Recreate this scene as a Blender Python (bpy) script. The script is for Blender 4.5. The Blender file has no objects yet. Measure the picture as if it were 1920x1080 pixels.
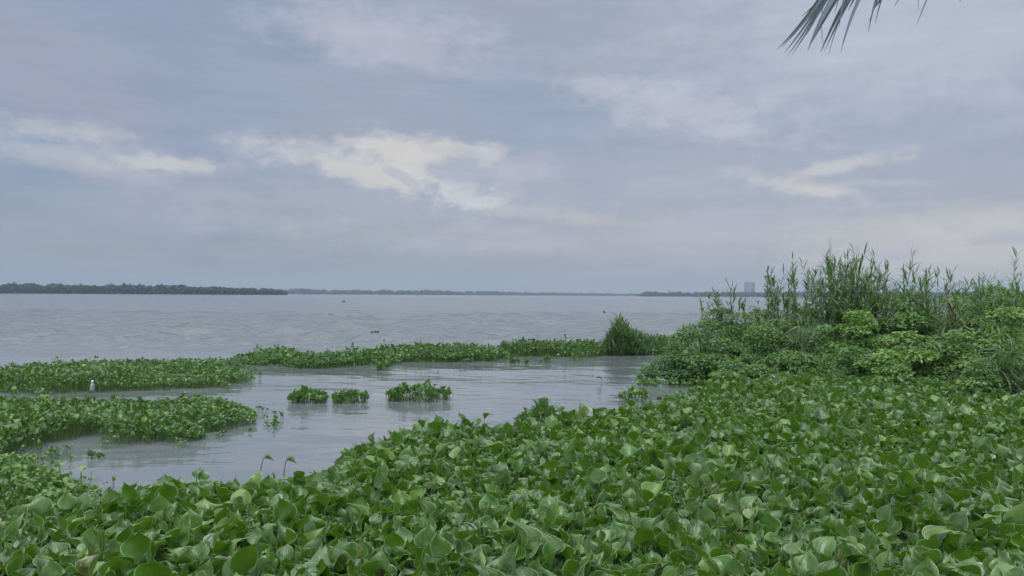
import bpy, math, random
import numpy as np
from mathutils import Matrix, Vector

random.seed(7)
RNG = np.random.default_rng(7)
SC = bpy.context.scene
COL = SC.collection
PI = math.pi
R_ = math.radians

# ------------------------------------------------------------------ camera
F = 1500.0                       # focal length in pixels of the 1920 px wide photograph
CAMZ = 1.5
PITCH = math.atan(13.3 / F)
ROLL = 0.0057
cam_d = bpy.data.cameras.new('camera')
cam = bpy.data.objects.new('camera', cam_d)
COL.objects.link(cam)
cam_d.sensor_width = 36.0
cam_d.lens = 36.0 * F / 1920.0
cam_d.clip_start = 0.05
cam_d.clip_end = 30000.0
CAMM = (Matrix.Translation((0, 0, CAMZ)) @ Matrix.Rotation(PI / 2 + PITCH, 4, 'X') @ Matrix.Rotation(ROLL, 4, 'Z'))
cam.matrix_world = CAMM
SC.camera = cam
CAMR = np.array(CAMM.to_3x3())

def ray(px, py):
    d = CAMR @ np.array([(px - 960.0) / F, -(py - 540.0) / F, -1.0])
    return d / np.linalg.norm(d)

def P(px, py, z=0.0):
    """where the ground or a leaf-top level z lies under a direction of the photograph"""
    d = ray(px, py)
    t = (z - CAMZ) / d[2]
    return np.array([d[0] * t, d[1] * t, z])

def Q(px, py, dist):
    """a point at ground distance dist (along +Y) in a direction of the photograph"""
    d = ray(px, py)
    t = dist / d[1]
    return np.array([d[0] * t, dist, CAMZ + d[2] * t])

# ------------------------------------------------------------------ light, sky, exposure
SC.view_settings.view_transform = 'Standard'
SC.view_settings.look = 'None'
SC.view_settings.exposure = 0.0
SC.view_settings.gamma = 1.0
SUN_EL, SUN_AZ = R_(50), R_(-150)       # azimuth from +Y towards +X

sun_d = bpy.data.lights.new('sun', 'SUN')
sun = bpy.data.objects.new('sun', sun_d)
COL.objects.link(sun)
sun_d.energy = 1.5
sun_d.angle = R_(28)
sun_d.color = (1.0, 0.96, 0.9)
sv = Vector((math.sin(SUN_AZ) * math.cos(SUN_EL), math.cos(SUN_AZ) * math.cos(SUN_EL), math.sin(SUN_EL)))
sun.rotation_euler = sv.to_track_quat('Z', 'Y').to_euler()
sun.location = (0, 0, 30)

def lin(c):
    return tuple((x / 12.92 if x <= 0.04045 else ((x + 0.055) / 1.055) ** 2.4) for x in [v / 255.0 for v in c])

class NT:
    """small helper to write node maths as expressions"""
    def __init__(s, tree): s.t = tree; s.n = tree.nodes; s.l = tree.links
    def new(s, kind, **kw):
        n = s.n.new(kind)
        for k, v in kw.items(): setattr(n, k, v)
        return n
    def put(s, sock, v):
        if hasattr(v, 'node'): s.l.new(v, sock)
        elif v is not None: sock.default_value = v
    def m(s, op, a, b=None, c=None, clamp=False):
        n = s.new('ShaderNodeMath', operation=op, use_clamp=clamp)
        s.put(n.inputs[0], a)
        if b is not None: s.put(n.inputs[1], b)
        if c is not None: s.put(n.inputs[2], c)
        return n.outputs[0]
    def ramp(s, x, a, b, lo=0.0, hi=1.0):
        n = s.new('ShaderNodeMapRange', interpolation_type='SMOOTHSTEP')
        s.put(n.inputs[0], x)
        for i, v in enumerate((a, b, lo, hi)): n.inputs[i + 1].default_value = v
        return n.outputs[0]
    def mix(s, f, a, b, blend='MIX'):
        n = s.new('ShaderNodeMix', data_type='RGBA', blend_type=blend)
        s.put(n.inputs[0], f)
        for sock, v in ((n.inputs[6], a), (n.inputs[7], b)):
            if hasattr(v, 'node'): s.l.new(v, sock)
            else: sock.default_value = (*v, 1.0) if len(v) == 3 else v
        return n.outputs[2]
    def vec(s, x, y, z=0.0):
        n = s.new('ShaderNodeCombineXYZ')
        for i, v in enumerate((x, y, z)): s.put(n.inputs[i], v)
        return n.outputs[0]
    def noise(s, v, scale, detail=4, rough=0.5, dist=0.0, dims='3D', w=0.0, out=0):
        n = s.new('ShaderNodeTexNoise', noise_dimensions=dims)
        if v is not None: s.l.new(v, n.inputs['Vector'])
        if dims == '4D': n.inputs['W'].default_value = w
        n.inputs['Scale'].default_value = scale
        n.inputs['Detail'].default_value = detail
        n.inputs['Roughness'].default_value = rough
        n.inputs['Distortion'].default_value = dist
        return n.outputs[out]

def build_world():
    w = bpy.data.worlds.new('World')
    SC.world = w
    w.use_nodes = True
    T = NT(w.node_tree)
    T.n.clear()
    out = T.new('ShaderNodeOutputWorld')
    sky = T.new('ShaderNodeTexSky', sky_type='NISHITA')
    sky.sun_disc = False
    sky.sun_elevation = SUN_EL
    sky.sun_rotation = SUN_AZ
    sky.air_density = 1.2
    sky.dust_density = 2.5
    bsky = T.new('ShaderNodeBackground')
    T.l.new(sky.outputs[0], bsky.inputs[0])
    bsky.inputs[1].default_value = 0.1
    tc = T.new('ShaderNodeTexCoord')
    sep = T.new('ShaderNodeSeparateXYZ')
    T.l.new(tc.outputs['Generated'], sep.inputs[0])
    x, y, z = sep.outputs
    az = T.m('ARCTAN2', x, y)
    hyp = T.m('SQRT', T.m('ADD', T.m('MULTIPLY', x, x), T.m('MULTIPLY', y, y)))
    el = T.m('ARCTAN2', z, hyp)
    # cloud-deck coordinates: thin near the horizon, wide overhead
    den = T.m('ADD', T.m('MAXIMUM', z, 0.0), 0.10)
    deck = T.vec(T.m('DIVIDE', x, den), T.m('DIVIDE', y, den), 0.0)
    sphere = T.vec(T.m('MULTIPLY', az, 1.0), T.m('MULTIPLY', el, 3.2), 0.3)
    fine = T.noise(sphere, 9.0, 9, 0.58, 0.25)
    ragged = T.noise(T.vec(az, T.m('MULTIPLY', el, 2.4), 4.0), 17.0, 9, 0.62, 0.35)
    fineC = T.m('SUBTRACT', fine, 0.5)
    ragC = T.m('SUBTRACT', ragged, 0.5)
    wx = T.m('MULTIPLY', T.m('SUBTRACT', T.noise(sphere, 5.0, 4, 0.5), 0.5), 0.06)
    wy = T.m('MULTIPLY', T.m('SUBTRACT', T.noise(T.vec(az, T.m('MULTIPLY', el, 2.0), 9.0), 7.0, 5, 0.55), 0.5), 0.026)
    puff = T.m('SUBTRACT', T.noise(T.vec(az, T.m('MULTIPLY', el, 1.2), 7.0), 42.0, 6, 0.62, 0.4), 0.5)
    azw = T.m('ADD', az, wx)
    elw = T.m('ADD', el, wy)
    big = T.noise(deck, 0.55, 5, 0.5, 0.6)
    mid = T.noise(sphere, 3.2, 6, 0.52, 0.5)
    # base deck: blue-grey to lavender-grey
    side = T.ramp(az, -0.75, 0.75)
    f1 = T.m('ADD', T.m('MULTIPLY', side, 0.62), T.m('MULTIPLY', T.m('SUBTRACT', mid, 0.5), 1.7), clamp=True)
    base = T.mix(f1, lin((141, 158, 182)), lin((176, 180, 194)))
    f2 = T.ramp(big, 0.40, 0.66)
    base = T.mix(T.m('MULTIPLY', f2, 0.45), base, lin((166, 169, 184)))
    # blue thinner places
    f3 = T.ramp(T.noise(sphere, 4.4, 5, 0.5, 0.3), 0.52, 0.72)
    base = T.mix(T.m('MULTIPLY', f3, 0.35), base, lin((143, 163, 191)))
    # horizontal low haze band of the horizon: greyer
    f4 = T.ramp(el, 0.0, 0.16, 1.0, 0.0)
    hz = T.mix(side, lin((148, 158, 168)), lin((172, 176, 179)))
    base = T.mix(T.m('MULTIPLY', f4, 0.75), base, hz)

    def blob(px, py, rx, ry, rot=0.0, rag=1.0, lo=0.30, hi=0.62, warp=1.0):
        d = ray(px, py)
        a0 = math.atan2(d[0], d[1]); e0 = math.atan2(d[2], math.hypot(d[0], d[1]))
        da = T.m('SUBTRACT', azw if warp else az, a0); de = T.m('SUBTRACT', elw if warp else el, e0)
        c, s_ = math.cos(rot), math.sin(rot)
        u = T.m('ADD', T.m('MULTIPLY', da, c), T.m('MULTIPLY', de, s_))
        v = T.m('SUBTRACT', T.m('MULTIPLY', de, c), T.m('MULTIPLY', da, s_))
        u = T.m('DIVIDE', u, rx / F); v = T.m('DIVIDE', v, ry / F)
        r2 = T.m('ADD', T.m('MULTIPLY', u, u), T.m('MULTIPLY', v, v))
        g = T.m('EXPONENT', T.m('MULTIPLY', r2, -0.7))
        n = T.m('ADD', T.m('MULTIPLY', fineC, 1.3 * rag), T.m('MULTIPLY', ragC, 1.6 * rag))
        n = T.m('ADD', n, T.m('MULTIPLY', puff, 1.1 * rag))
        return T.ramp(T.m('ADD', g, T.m('MULTIPLY', n, T.m('MINIMUM', T.m('MULTIPLY', g, 3.0), 1.0))), lo, hi)

    def paint(b, mask, col, k):
        return T.mix(T.m('MULTIPLY', mask, k), b, lin(col))
    # soft pale veils
    base = paint(base, blob(720, 70, 190, 48, -0.10, 0.7, 0.1, 1.0), (184, 187, 203), 0.9)
    base = paint(base, blob(1290, 215, 190, 38, -0.25, 0.9, 0.1, 1.0), (188, 191, 204), 0.9)
    base = paint(base, blob(1750, 60, 420, 120, 0.0, 0.5, 0.0, 1.1), (186, 191, 206), 0.9)
    base = paint(base, blob(130, 190, 300, 90, -0.5, 0.6, 0.1, 1.1), (158, 162, 183), 0.8)
    base = paint(base, blob(780, 370, 380, 60, 0.0, 0.7, 0.1, 1.1), (172, 176, 190), 0.8)
    base = paint(base, blob(1350, 440, 700, 42, 0.0, 0.6, 0.1, 1.0), (180, 181, 190), 0.8)
    base = paint(base, blob(1820, 470, 260, 56, 0.0, 0.6, 0.1, 0.9), (197, 196, 196), 0.95)
    base = paint(base, blob(1540, 340, 330, 70, 0.0, 0.7, 0.1, 1.1), (172, 176, 192), 0.6)
    base = paint(base, blob(1040, 405, 110, 20, -0.1, 0.9, 0.2, 1.0), (190, 190, 195), 0.7)
    # bright gaps
    warm = (206, 204, 203)
    base = paint(base, blob(110, 243, 110, 17, -0.04, 0.8, 0.15, 1.1), (192, 195, 200), 0.9)
    base = paint(base, blob(110, 286, 250, 22, -0.04, 0.8, 0.10, 1.2), (186, 190, 198), 0.75)
    base = paint(base, blob(300, 306, 90, 12, 0.0, 0.8, 0.3, 0.9), (196, 198, 202), 0.9)
    base = paint(base, blob(690, 318, 190, 27, -0.17, 1.0, 0.10, 1.0), (203, 204, 206), 0.9)
    base = paint(base, blob(785, 293, 115, 34, -0.12, 1.0, 0.12, 0.95), warm, 1.0)
    base = paint(base, blob(790, 284, 85, 17, -0.05, 0.8, 0.10, 1.0), (209, 207, 203), 0.9)
    base = paint(base, blob(700, 335, 110, 16, -0.15, 0.8, 0.10, 1.0), (206, 204, 202), 0.85)
    base = paint(base, blob(925, 310, 34, 36, 0.0, 1.0, 0.2, 0.8), (203, 203, 204), 0.75)
    base = paint(base, blob(900, 345, 100, 30, 0.1, 1.2, 0.3, 0.75), (206, 207, 212), 0.8)
    base = paint(base, blob(1565, 314, 105, 12, 0.16, 0.8, 0.12, 1.05), (200, 199, 201), 0.85)
    base = paint(base, blob(1490, 350, 95, 15, -0.22, 0.8, 0.12, 1.0), (206, 204, 204), 0.9)
    base = paint(base, blob(1650, 345, 90, 8, 0.0, 0.8, 0.2, 1.1), (190, 191, 199), 0.5)
    # darker cumulus scraps in front
    base = paint(base, blob(862, 318, 60, 28, -0.2, 1.2, 0.20, 0.85, 1.0), (168, 175, 190), 0.88)
    base = paint(base, blob(985, 325, 60, 38, 0.0, 1.0, 0.3, 0.7), (170, 175, 192), 0.8)
    base = paint(base, blob(760, 335, 38, 10, -0.5, 1.0, 0.3, 0.7), (180, 184, 195), 0.8)
    base = paint(base, blob(1070, 437, 90, 12, 0.0, 1.0, 0.3, 0.9), (168, 174, 190), 0.8)
    base = paint(base, blob(1880, 447, 60, 14, 0.0, 0.8, 0.3, 0.9), (176, 182, 194), 0.85)
    base = paint(base, blob(1660, 475, 60, 16, 0.0, 0.8, 0.3, 0.9), (178, 181, 192), 0.7)
    # fine streaking everywhere
    st = T.noise(T.vec(T.m('MULTIPLY', az, 1.0), T.m('MULTIPLY', el, 7.0), 2.0), 6.0, 8, 0.6, 0.4)
    k = T.m('ADD', 1.035, T.m('MULTIPLY', T.m('SUBTRACT', st, 0.5), 0.30))
    k = T.m('ADD', k, T.m('MULTIPLY', T.m('SUBTRACT', T.noise(T.vec(az, T.m('MULTIPLY', el, 3.0), 12.0), 13.0, 7, 0.6, 0.6), 0.5), 0.14))
    # overcast is brighter overhead; boosted further out of view to light the plants
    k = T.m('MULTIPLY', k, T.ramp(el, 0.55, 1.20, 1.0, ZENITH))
    # unseen sky behind the camera is brightened to light the plants from the front
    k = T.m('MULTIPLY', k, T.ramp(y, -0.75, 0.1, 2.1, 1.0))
    k = T.m('MULTIPLY', k, T.ramp(el, -0.3, -0.02, 0.25, 1.0))
    base = T.mix(T.ramp(el, 0.45, 0.9), base, (0.385, 0.402, 0.415))      # neutral overhead colour, added so the plants are lit less blue
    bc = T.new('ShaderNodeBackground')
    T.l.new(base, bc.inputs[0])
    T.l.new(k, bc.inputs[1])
    mx = T.new('ShaderNodeMixShader')
    mx.inputs[0].default_value = 0.94           # cloud cover over the Nishita sky
    T.l.new(bsky.outputs[0], mx.inputs[1])
    T.l.new(bc.outputs[0], mx.inputs[2])
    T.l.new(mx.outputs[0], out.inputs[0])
    w.cycles.sampling_method = 'MANUAL'
    w.cycles.sample_map_resolution = 512
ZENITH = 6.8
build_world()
SC.cycles.max_bounces = 8
SC.cycles.diffuse_bounces = 3
SC.cycles.glossy_bounces = 3
SC.cycles.transmission_bounces = 3
SC.cycles.volume_bounces = 1
SC.cycles.caustics_reflective = False
SC.cycles.caustics_refractive = False

# ------------------------------------------------------------------ object helpers
def tag(o, label=None, cat=None, group=None, kind=None):
    if label: o['label'] = label
    if cat: o['category'] = cat
    if group: o['group'] = group
    if kind: o['kind'] = kind
    return o

def empty(name, loc):
    o = bpy.data.objects.new(name, None)
    COL.objects.link(o)
    o.location = loc
    o.empty_display_size = 0.1
    return o

class Batch:
    """collects many small quads and links them as ONE mesh object"""
    def __init__(s): s.v = []; s.f = []; s.tone = []; s.uv = []; s.n = 0
    def raw(s, v, f, tone, uv=None):
        v = np.asarray(v, float).reshape(-1, 3); f = np.asarray(f, np.int64).reshape(-1, 4)
        s.v.append(v); s.f.append(f + s.n)
        s.tone.append(np.broadcast_to(np.asarray(tone, float), (len(v),)).copy())
        s.uv.append(np.zeros((len(v), 3)) if uv is None else uv)
        s.n += len(v)
    def inst(s, tpl, M, T, tone):
        """tpl = (verts, quads, uv); M (N,3,3), T (N,3), tone (N,)"""
        tv, tf, tu = tpl
        N, n = len(T), len(tv)
        if N == 0: return
        v = np.einsum('nij,kj->nki', M, tv) + T[:, None, :]
        f = tf[None] + (np.arange(N) * n)[:, None, None]
        s.raw(v.reshape(-1, 3), f.reshape(-1, 4), np.repeat(tone, n), np.tile(tu, (N, 1)))
    def build(s, name, mat, parent=None, origin=(0, 0, 0), smooth=True):
        v = np.concatenate(s.v) - np.asarray(origin, float)
        f = np.concatenate(s.f)
        me = bpy.data.meshes.new(name)
        me.vertices.add(len(v)); me.vertices.foreach_set('co', v.astype(np.float32).ravel())
        me.loops.add(f.size); me.loops.foreach_set('vertex_index', f.astype(np.int32).ravel())
        me.polygons.add(len(f))
        me.polygons.foreach_set('loop_start', (np.arange(len(f)) * 4).astype(np.int32))
        me.polygons.foreach_set('use_smooth', np.full(len(f), smooth, bool))
        a = me.attributes.new('tone', 'FLOAT', 'POINT'); a.data.foreach_set('value', np.concatenate(s.tone).astype(np.float32))
        a = me.attributes.new('leafuv', 'FLOAT_VECTOR', 'POINT'); a.data.foreach_set('vector', np.concatenate(s.uv).astype(np.float32).ravel())
        me.update(calc_edges=True)
        me.materials.append(mat)
        o = bpy.data.objects.new(name, me)
        COL.objects.link(o)
        if parent: o.parent = parent
        else: o.location = origin
        return o

def grid_faces(nu, nv):
    """quads of a grid of nu x nv vertices, v-major"""
    q = []
    for j in range(nv - 1):
        for i in range(nu - 1):
            a = j * nu + i
            q.append((a, a + 1, a + nu + 1, a + nu))
    return np.array(q)

def frames(az, el, roll=None):
    """+Y of the template points along azimuth az / elevation el, +Z is the upper side"""
    ca, sa, ce, se = np.cos(az), np.sin(az), np.cos(el), np.sin(el)
    X = np.stack([ca, sa, np.zeros_like(az)], -1)
    Y = np.stack([-sa * ce, ca * ce, se], -1)
    Z = np.stack([sa * se, -ca * se, ce], -1)
    if roll is not None:
        cr, sr = np.cos(roll)[:, None], np.sin(roll)[:, None]
        X, Z = X * cr - Z * sr, X * sr + Z * cr
    return np.stack([X, Y, Z], -1)

def tubes(b, pts, rad, tone, sides=4):
    """pts (N,K,3), rad (N,K): N tapering tubes"""
    N, K, _ = pts.shape
    d = np.gradient(pts, axis=1)
    d /= np.linalg.norm(d, axis=2, keepdims=True) + 1e-9
    ref = np.where(np.abs(d[..., 2:3]) > 0.9, np.array([1.0, 0, 0]), np.array([0, 0, 1.0]))
    a = np.cross(d, ref); a /= np.linalg.norm(a, axis=2, keepdims=True) + 1e-9
    c = np.cross(d, a)
    ang = np.arange(sides) / sides * 2 * PI
    ring = (a[:, :, None, :] * np.cos(ang)[None, None, :, None] + c[:, :, None, :] * np.sin(ang)[None, None, :, None])
    v = pts[:, :, None, :] + ring * rad[:, :, None, None]
    q = []
    for k in range(K - 1):
        for i in range(sides):
            j = (i + 1) % sides
            q.append((k * sides + i, k * sides + j, (k + 1) * sides + j, (k + 1) * sides + i))
    q = np.array(q)
    f = q[None] + (np.arange(N) * K * sides)[:, None, None]
    vv = np.repeat(np.linspace(0, 1, K), sides)
    uv = np.stack([np.zeros_like(vv), vv, np.zeros_like(vv)], -1)
    b.raw(v.reshape(-1, 3), f.reshape(-1, 4), np.repeat(tone, K * sides), np.tile(uv, (N, 1)))

def bez(p0, p1, p2, K):
    t = np.linspace(0, 1, K)[None, :, None]
    return p0[:, None] * (1 - t) ** 2 + p1[:, None] * 2 * t * (1 - t) + p2[:, None] * t * t

class ValueNoise:
    def __init__(s, seed): s.g = np.random.default_rng(seed).random((64, 64))
    def __call__(s, x, y):
        x = np.asarray(x, float); y = np.asarray(y, float)
        xi = np.floor(x).astype(int); yi = np.floor(y).astype(int)
        fx = x - xi; fy = y - yi
        fx = fx * fx * (3 - 2 * fx); fy = fy * fy * (3 - 2 * fy)
        g = s.g
        a = g[xi % 64, yi % 64]; b = g[(xi + 1) % 64, yi % 64]
        c = g[xi % 64, (yi + 1) % 64]; d = g[(xi + 1) % 64, (yi + 1) % 64]
        return (a * (1 - fx) + b * fx) * (1 - fy) + (c * (1 - fx) + d * fx) * fy
VN = ValueNoise(3)
def fbm(x, y, o=4):
    s = 0; a = 0.5
    for i in range(o):
        s = s + a * VN(x * 2 ** i + 7.3 * i, y * 2 ** i + 3.1 * i); a *= 0.5
    return s

# ------------------------------------------------------------------ materials
def leaf_material(name, stops, rough=0.42, trans=0.28, under=(0.10, 0.22, 0.02), under_k=0.5, veins=0.5, edge=0.12, sheen=0.0, spec=0.5, wax=0.0):
    m = bpy.data.materials.new(name)
    m.use_nodes = True
    T = NT(m.node_tree); T.n.clear()
    out = T.new('ShaderNodeOutputMaterial')
    at = T.new('ShaderNodeAttribute', attribute_name='tone')
    uv = T.new('ShaderNodeAttribute', attribute_name='leafuv')
    sp = T.new('ShaderNodeSeparateXYZ'); T.l.new(uv.outputs['Vector'], sp.inputs[0])
    cr = T.new('ShaderNodeValToRGB')
    e = cr.color_ramp.elements
    while len(e) < len(stops): e.new(0.5)
    for el_, (p, c) in zip(e, stops): el_.position = p; el_.color = (*c, 1)
    T.l.new(at.outputs['Fac'], cr.inputs[0])
    geo = T.new('ShaderNodeNewGeometry')
    col = cr.outputs[0]
    n = T.noise(geo.outputs['Position'], 9.0, 3, 0.6)
    col = T.mix(T.m('MULTIPLY', T.ramp(n, 0.3, 0.7), 0.35), col, T.mix(1.0, col, (0.62, 0.66, 0.5), 'MULTIPLY'))
    if wax:      # powdery pale bloom in patches on the upper side
        wn = T.noise(geo.outputs['Position'], 16.0, 4, 0.6)
        col = T.mix(T.m('MULTIPLY', T.ramp(wn, 0.30, 0.68), wax), col, (0.150, 0.230, 0.095))
    # the lower side of a leaf is yellower than the waxy upper side
    col = T.mix(T.m('MULTIPLY', geo.outputs['Backfacing'], under_k), col, under)
    if wax:      # small brown specks and scars
        sn = T.noise(geo.outputs['Position'], 75.0, 3, 0.7)
        col = T.mix(T.m('MULTIPLY', T.ramp(sn, 0.66, 0.72), 0.6), col, (0.10, 0.075, 0.03))
    # paler rim: thin leaf edge plus a painted highlight on its curl
    au = T.m('ABSOLUTE', sp.outputs[0])
    col = T.mix(T.m('MULTIPLY', T.ramp(au, 0.90, 0.99), edge), col, (0.36, 0.46, 0.24))
    pr = T.new('ShaderNodeBsdfPrincipled')
    T.l.new(col, pr.inputs['Base Color'])
    T.put(pr.inputs['Roughness'], rough)
    pr.inputs['Specular IOR Level'].default_value = spec
    if sheen:
        pr.inputs['Sheen Weight'].default_value = sheen
        pr.inputs['Sheen Roughness'].default_value = 0.45
        pr.inputs['Sheen Tint'].default_value = (0.75, 0.95, 0.8, 1)
    if veins:
        w = T.m('SINE', T.m('MULTIPLY', sp.outputs[0], 22.0))
        bp = T.new('ShaderNodeBump'); bp.inputs['Strength'].default_value = veins; bp.inputs['Distance'].default_value = 0.0012
        T.l.new(T.m('ADD', w, T.m('MULTIPLY', T.noise(geo.outputs['Position'], 60.0, 2), 2.0)), bp.inputs['Height'])
        T.l.new(bp.outputs[0], pr.inputs['Normal'])
    tr = T.new('ShaderNodeBsdfTranslucent')
    T.l.new(T.mix(0.5, col, (0.17, 0.37, 0.0), 'MIX'), tr.inputs[0])
    mx = T.new('ShaderNodeMixShader'); mx.inputs[0].default_value = trans
    T.l.new(pr.outputs[0], mx.inputs[1]); T.l.new(tr.outputs[0], mx.inputs[2])
    T.l.new(mx.outputs[0], out.inputs[0])
    return m

def plain_material(name, c1, c2, rough=0.7, scale=8.0, bump=0.3, metallic=0.0, detail=5):
    m = bpy.data.materials.new(name); m.use_nodes = True
    T = NT(m.node_tree)
    pr = T.n['Principled BSDF']
    geo = T.new('ShaderNodeNewGeometry')
    n = T.noise(geo.outputs['Position'], scale, detail, 0.6)
    T.l.new(T.mix(T.ramp(n, 0.3, 0.7), c1, c2), pr.inputs['Base Color'])
    pr.inputs['Roughness'].default_value = rough
    pr.inputs['Metallic'].default_value = metallic
    if bump:
        bp = T.new('ShaderNodeBump'); bp.inputs['Strength'].default_value = bump; bp.inputs['Distance'].default_value = 0.02
        T.l.new(n, bp.inputs['Height']); T.l.new(bp.outputs[0], pr.inputs['Normal'])
    return m

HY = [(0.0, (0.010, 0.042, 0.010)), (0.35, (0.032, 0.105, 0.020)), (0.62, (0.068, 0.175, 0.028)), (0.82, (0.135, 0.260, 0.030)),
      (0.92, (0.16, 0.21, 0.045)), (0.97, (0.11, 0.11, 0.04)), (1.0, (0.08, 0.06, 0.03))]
M_HY = leaf_material('hyacinth_leaf', HY, rough=0.25, trans=0.30, under=(0.044, 0.125, 0.004), under_k=0.88, veins=0.3, edge=0.62, sheen=0.2, wax=0.7)
M_HYF = leaf_material('hyacinth_leaf_small', HY, rough=0.42, trans=0.25, under=(0.05, 0.14, 0.010), under_k=0.7, veins=0, edge=0.25, sheen=0.4, wax=0.35)
M_OLD = leaf_material('withered_leaf', [(0, (0.07, 0.11, 0.02)), (0.5, (0.105, 0.125, 0.038)), (0.8, (0.12, 0.12, 0.05)), (1.0, (0.10, 0.06, 0.025))], rough=0.6, trans=0.2, veins=0.5, edge=0.2, under=(0.10, 0.10, 0.035), under_k=0.4)
M_STEM = leaf_material('hyacinth_stem', [(0, (0.05, 0.13, 0.03)), (0.6, (0.10, 0.20, 0.04)), (1, (0.20, 0.20, 0.07))], rough=0.4, trans=0.0, veins=0, edge=0, under_k=0)
M_SHRUB = leaf_material('shrub_leaf', [(0, (0.052, 0.120, 0.048)), (0.4, (0.098, 0.200, 0.060)), (0.75, (0.160, 0.280, 0.064)), (1.0, (0.19, 0.31, 0.075))],
                        rough=0.5, trans=0.42, veins=0, edge=0.0, under_k=0.3, sheen=0.4)
M_REED = leaf_material('reed_leaf', [(0, (0.046, 0.086, 0.066)), (0.5, (0.080, 0.135, 0.088)), (0.85, (0.12, 0.18, 0.09)), (1.0, (0.16, 0.18, 0.09))],
                       rough=0.5, trans=0.3, veins=0, edge=0.0, under_k=0.3)
M_CANE = plain_material('reed_stem', (0.09, 0.13, 0.05), (0.16, 0.17, 0.07), 0.6, 30)
M_WOOD = plain_material('twig_bark', (0.05, 0.045, 0.035), (0.10, 0.09, 0.07), 0.9, 40)
M_DRY = plain_material('dry_leaf', (0.035, 0.035, 0.03), (0.09, 0.075, 0.05), 0.8, 30)
M_PALM = leaf_material('palm_leaflet', [(0, (0.085, 0.125, 0.18)), (0.6, (0.12, 0.16, 0.21)), (1.0, (0.16, 0.19, 0.20))], rough=0.4, trans=0.12,  # blue-grey colour stands in for haze and glare over the leaflets
                       veins=0.6, edge=0.0, under_k=0.0, under=(0.1, 0.15, 0.08))
M_FOREST = leaf_material('far_tree_leaf', [(0, (0.008, 0.018, 0.018)), (1.0, (0.024, 0.038, 0.030))], rough=0.7, trans=0.1, veins=0, edge=0, under_k=0)
M_PLUME = plain_material('seed_plume', (0.13, 0.10, 0.065), (0.20, 0.15, 0.10), 0.9, 60)
M_MUD = plain_material('bank_mud', (0.035, 0.040, 0.022), (0.07, 0.065, 0.04), 0.9, 3.0, 0.6)
M_BUD = plain_material('dark_debris', (0.02, 0.02, 0.02), (0.05, 0.045, 0.04), 0.7, 40)

# ------------------------------------------------------------------ the water
def shore_open(x, y):
    """0 in the sheltered cove behind the floating mats, 1 on the open lagoon"""
    px = 960 + F * x / np.maximum(y, 0.1)
    t = 16.5 + 4.0 * np.clip(px / 1200.0, 0, 1.2)
    s = np.clip((y - t) / 9.0, 0, 1)
    return s * s * (3 - 2 * s)

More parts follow.
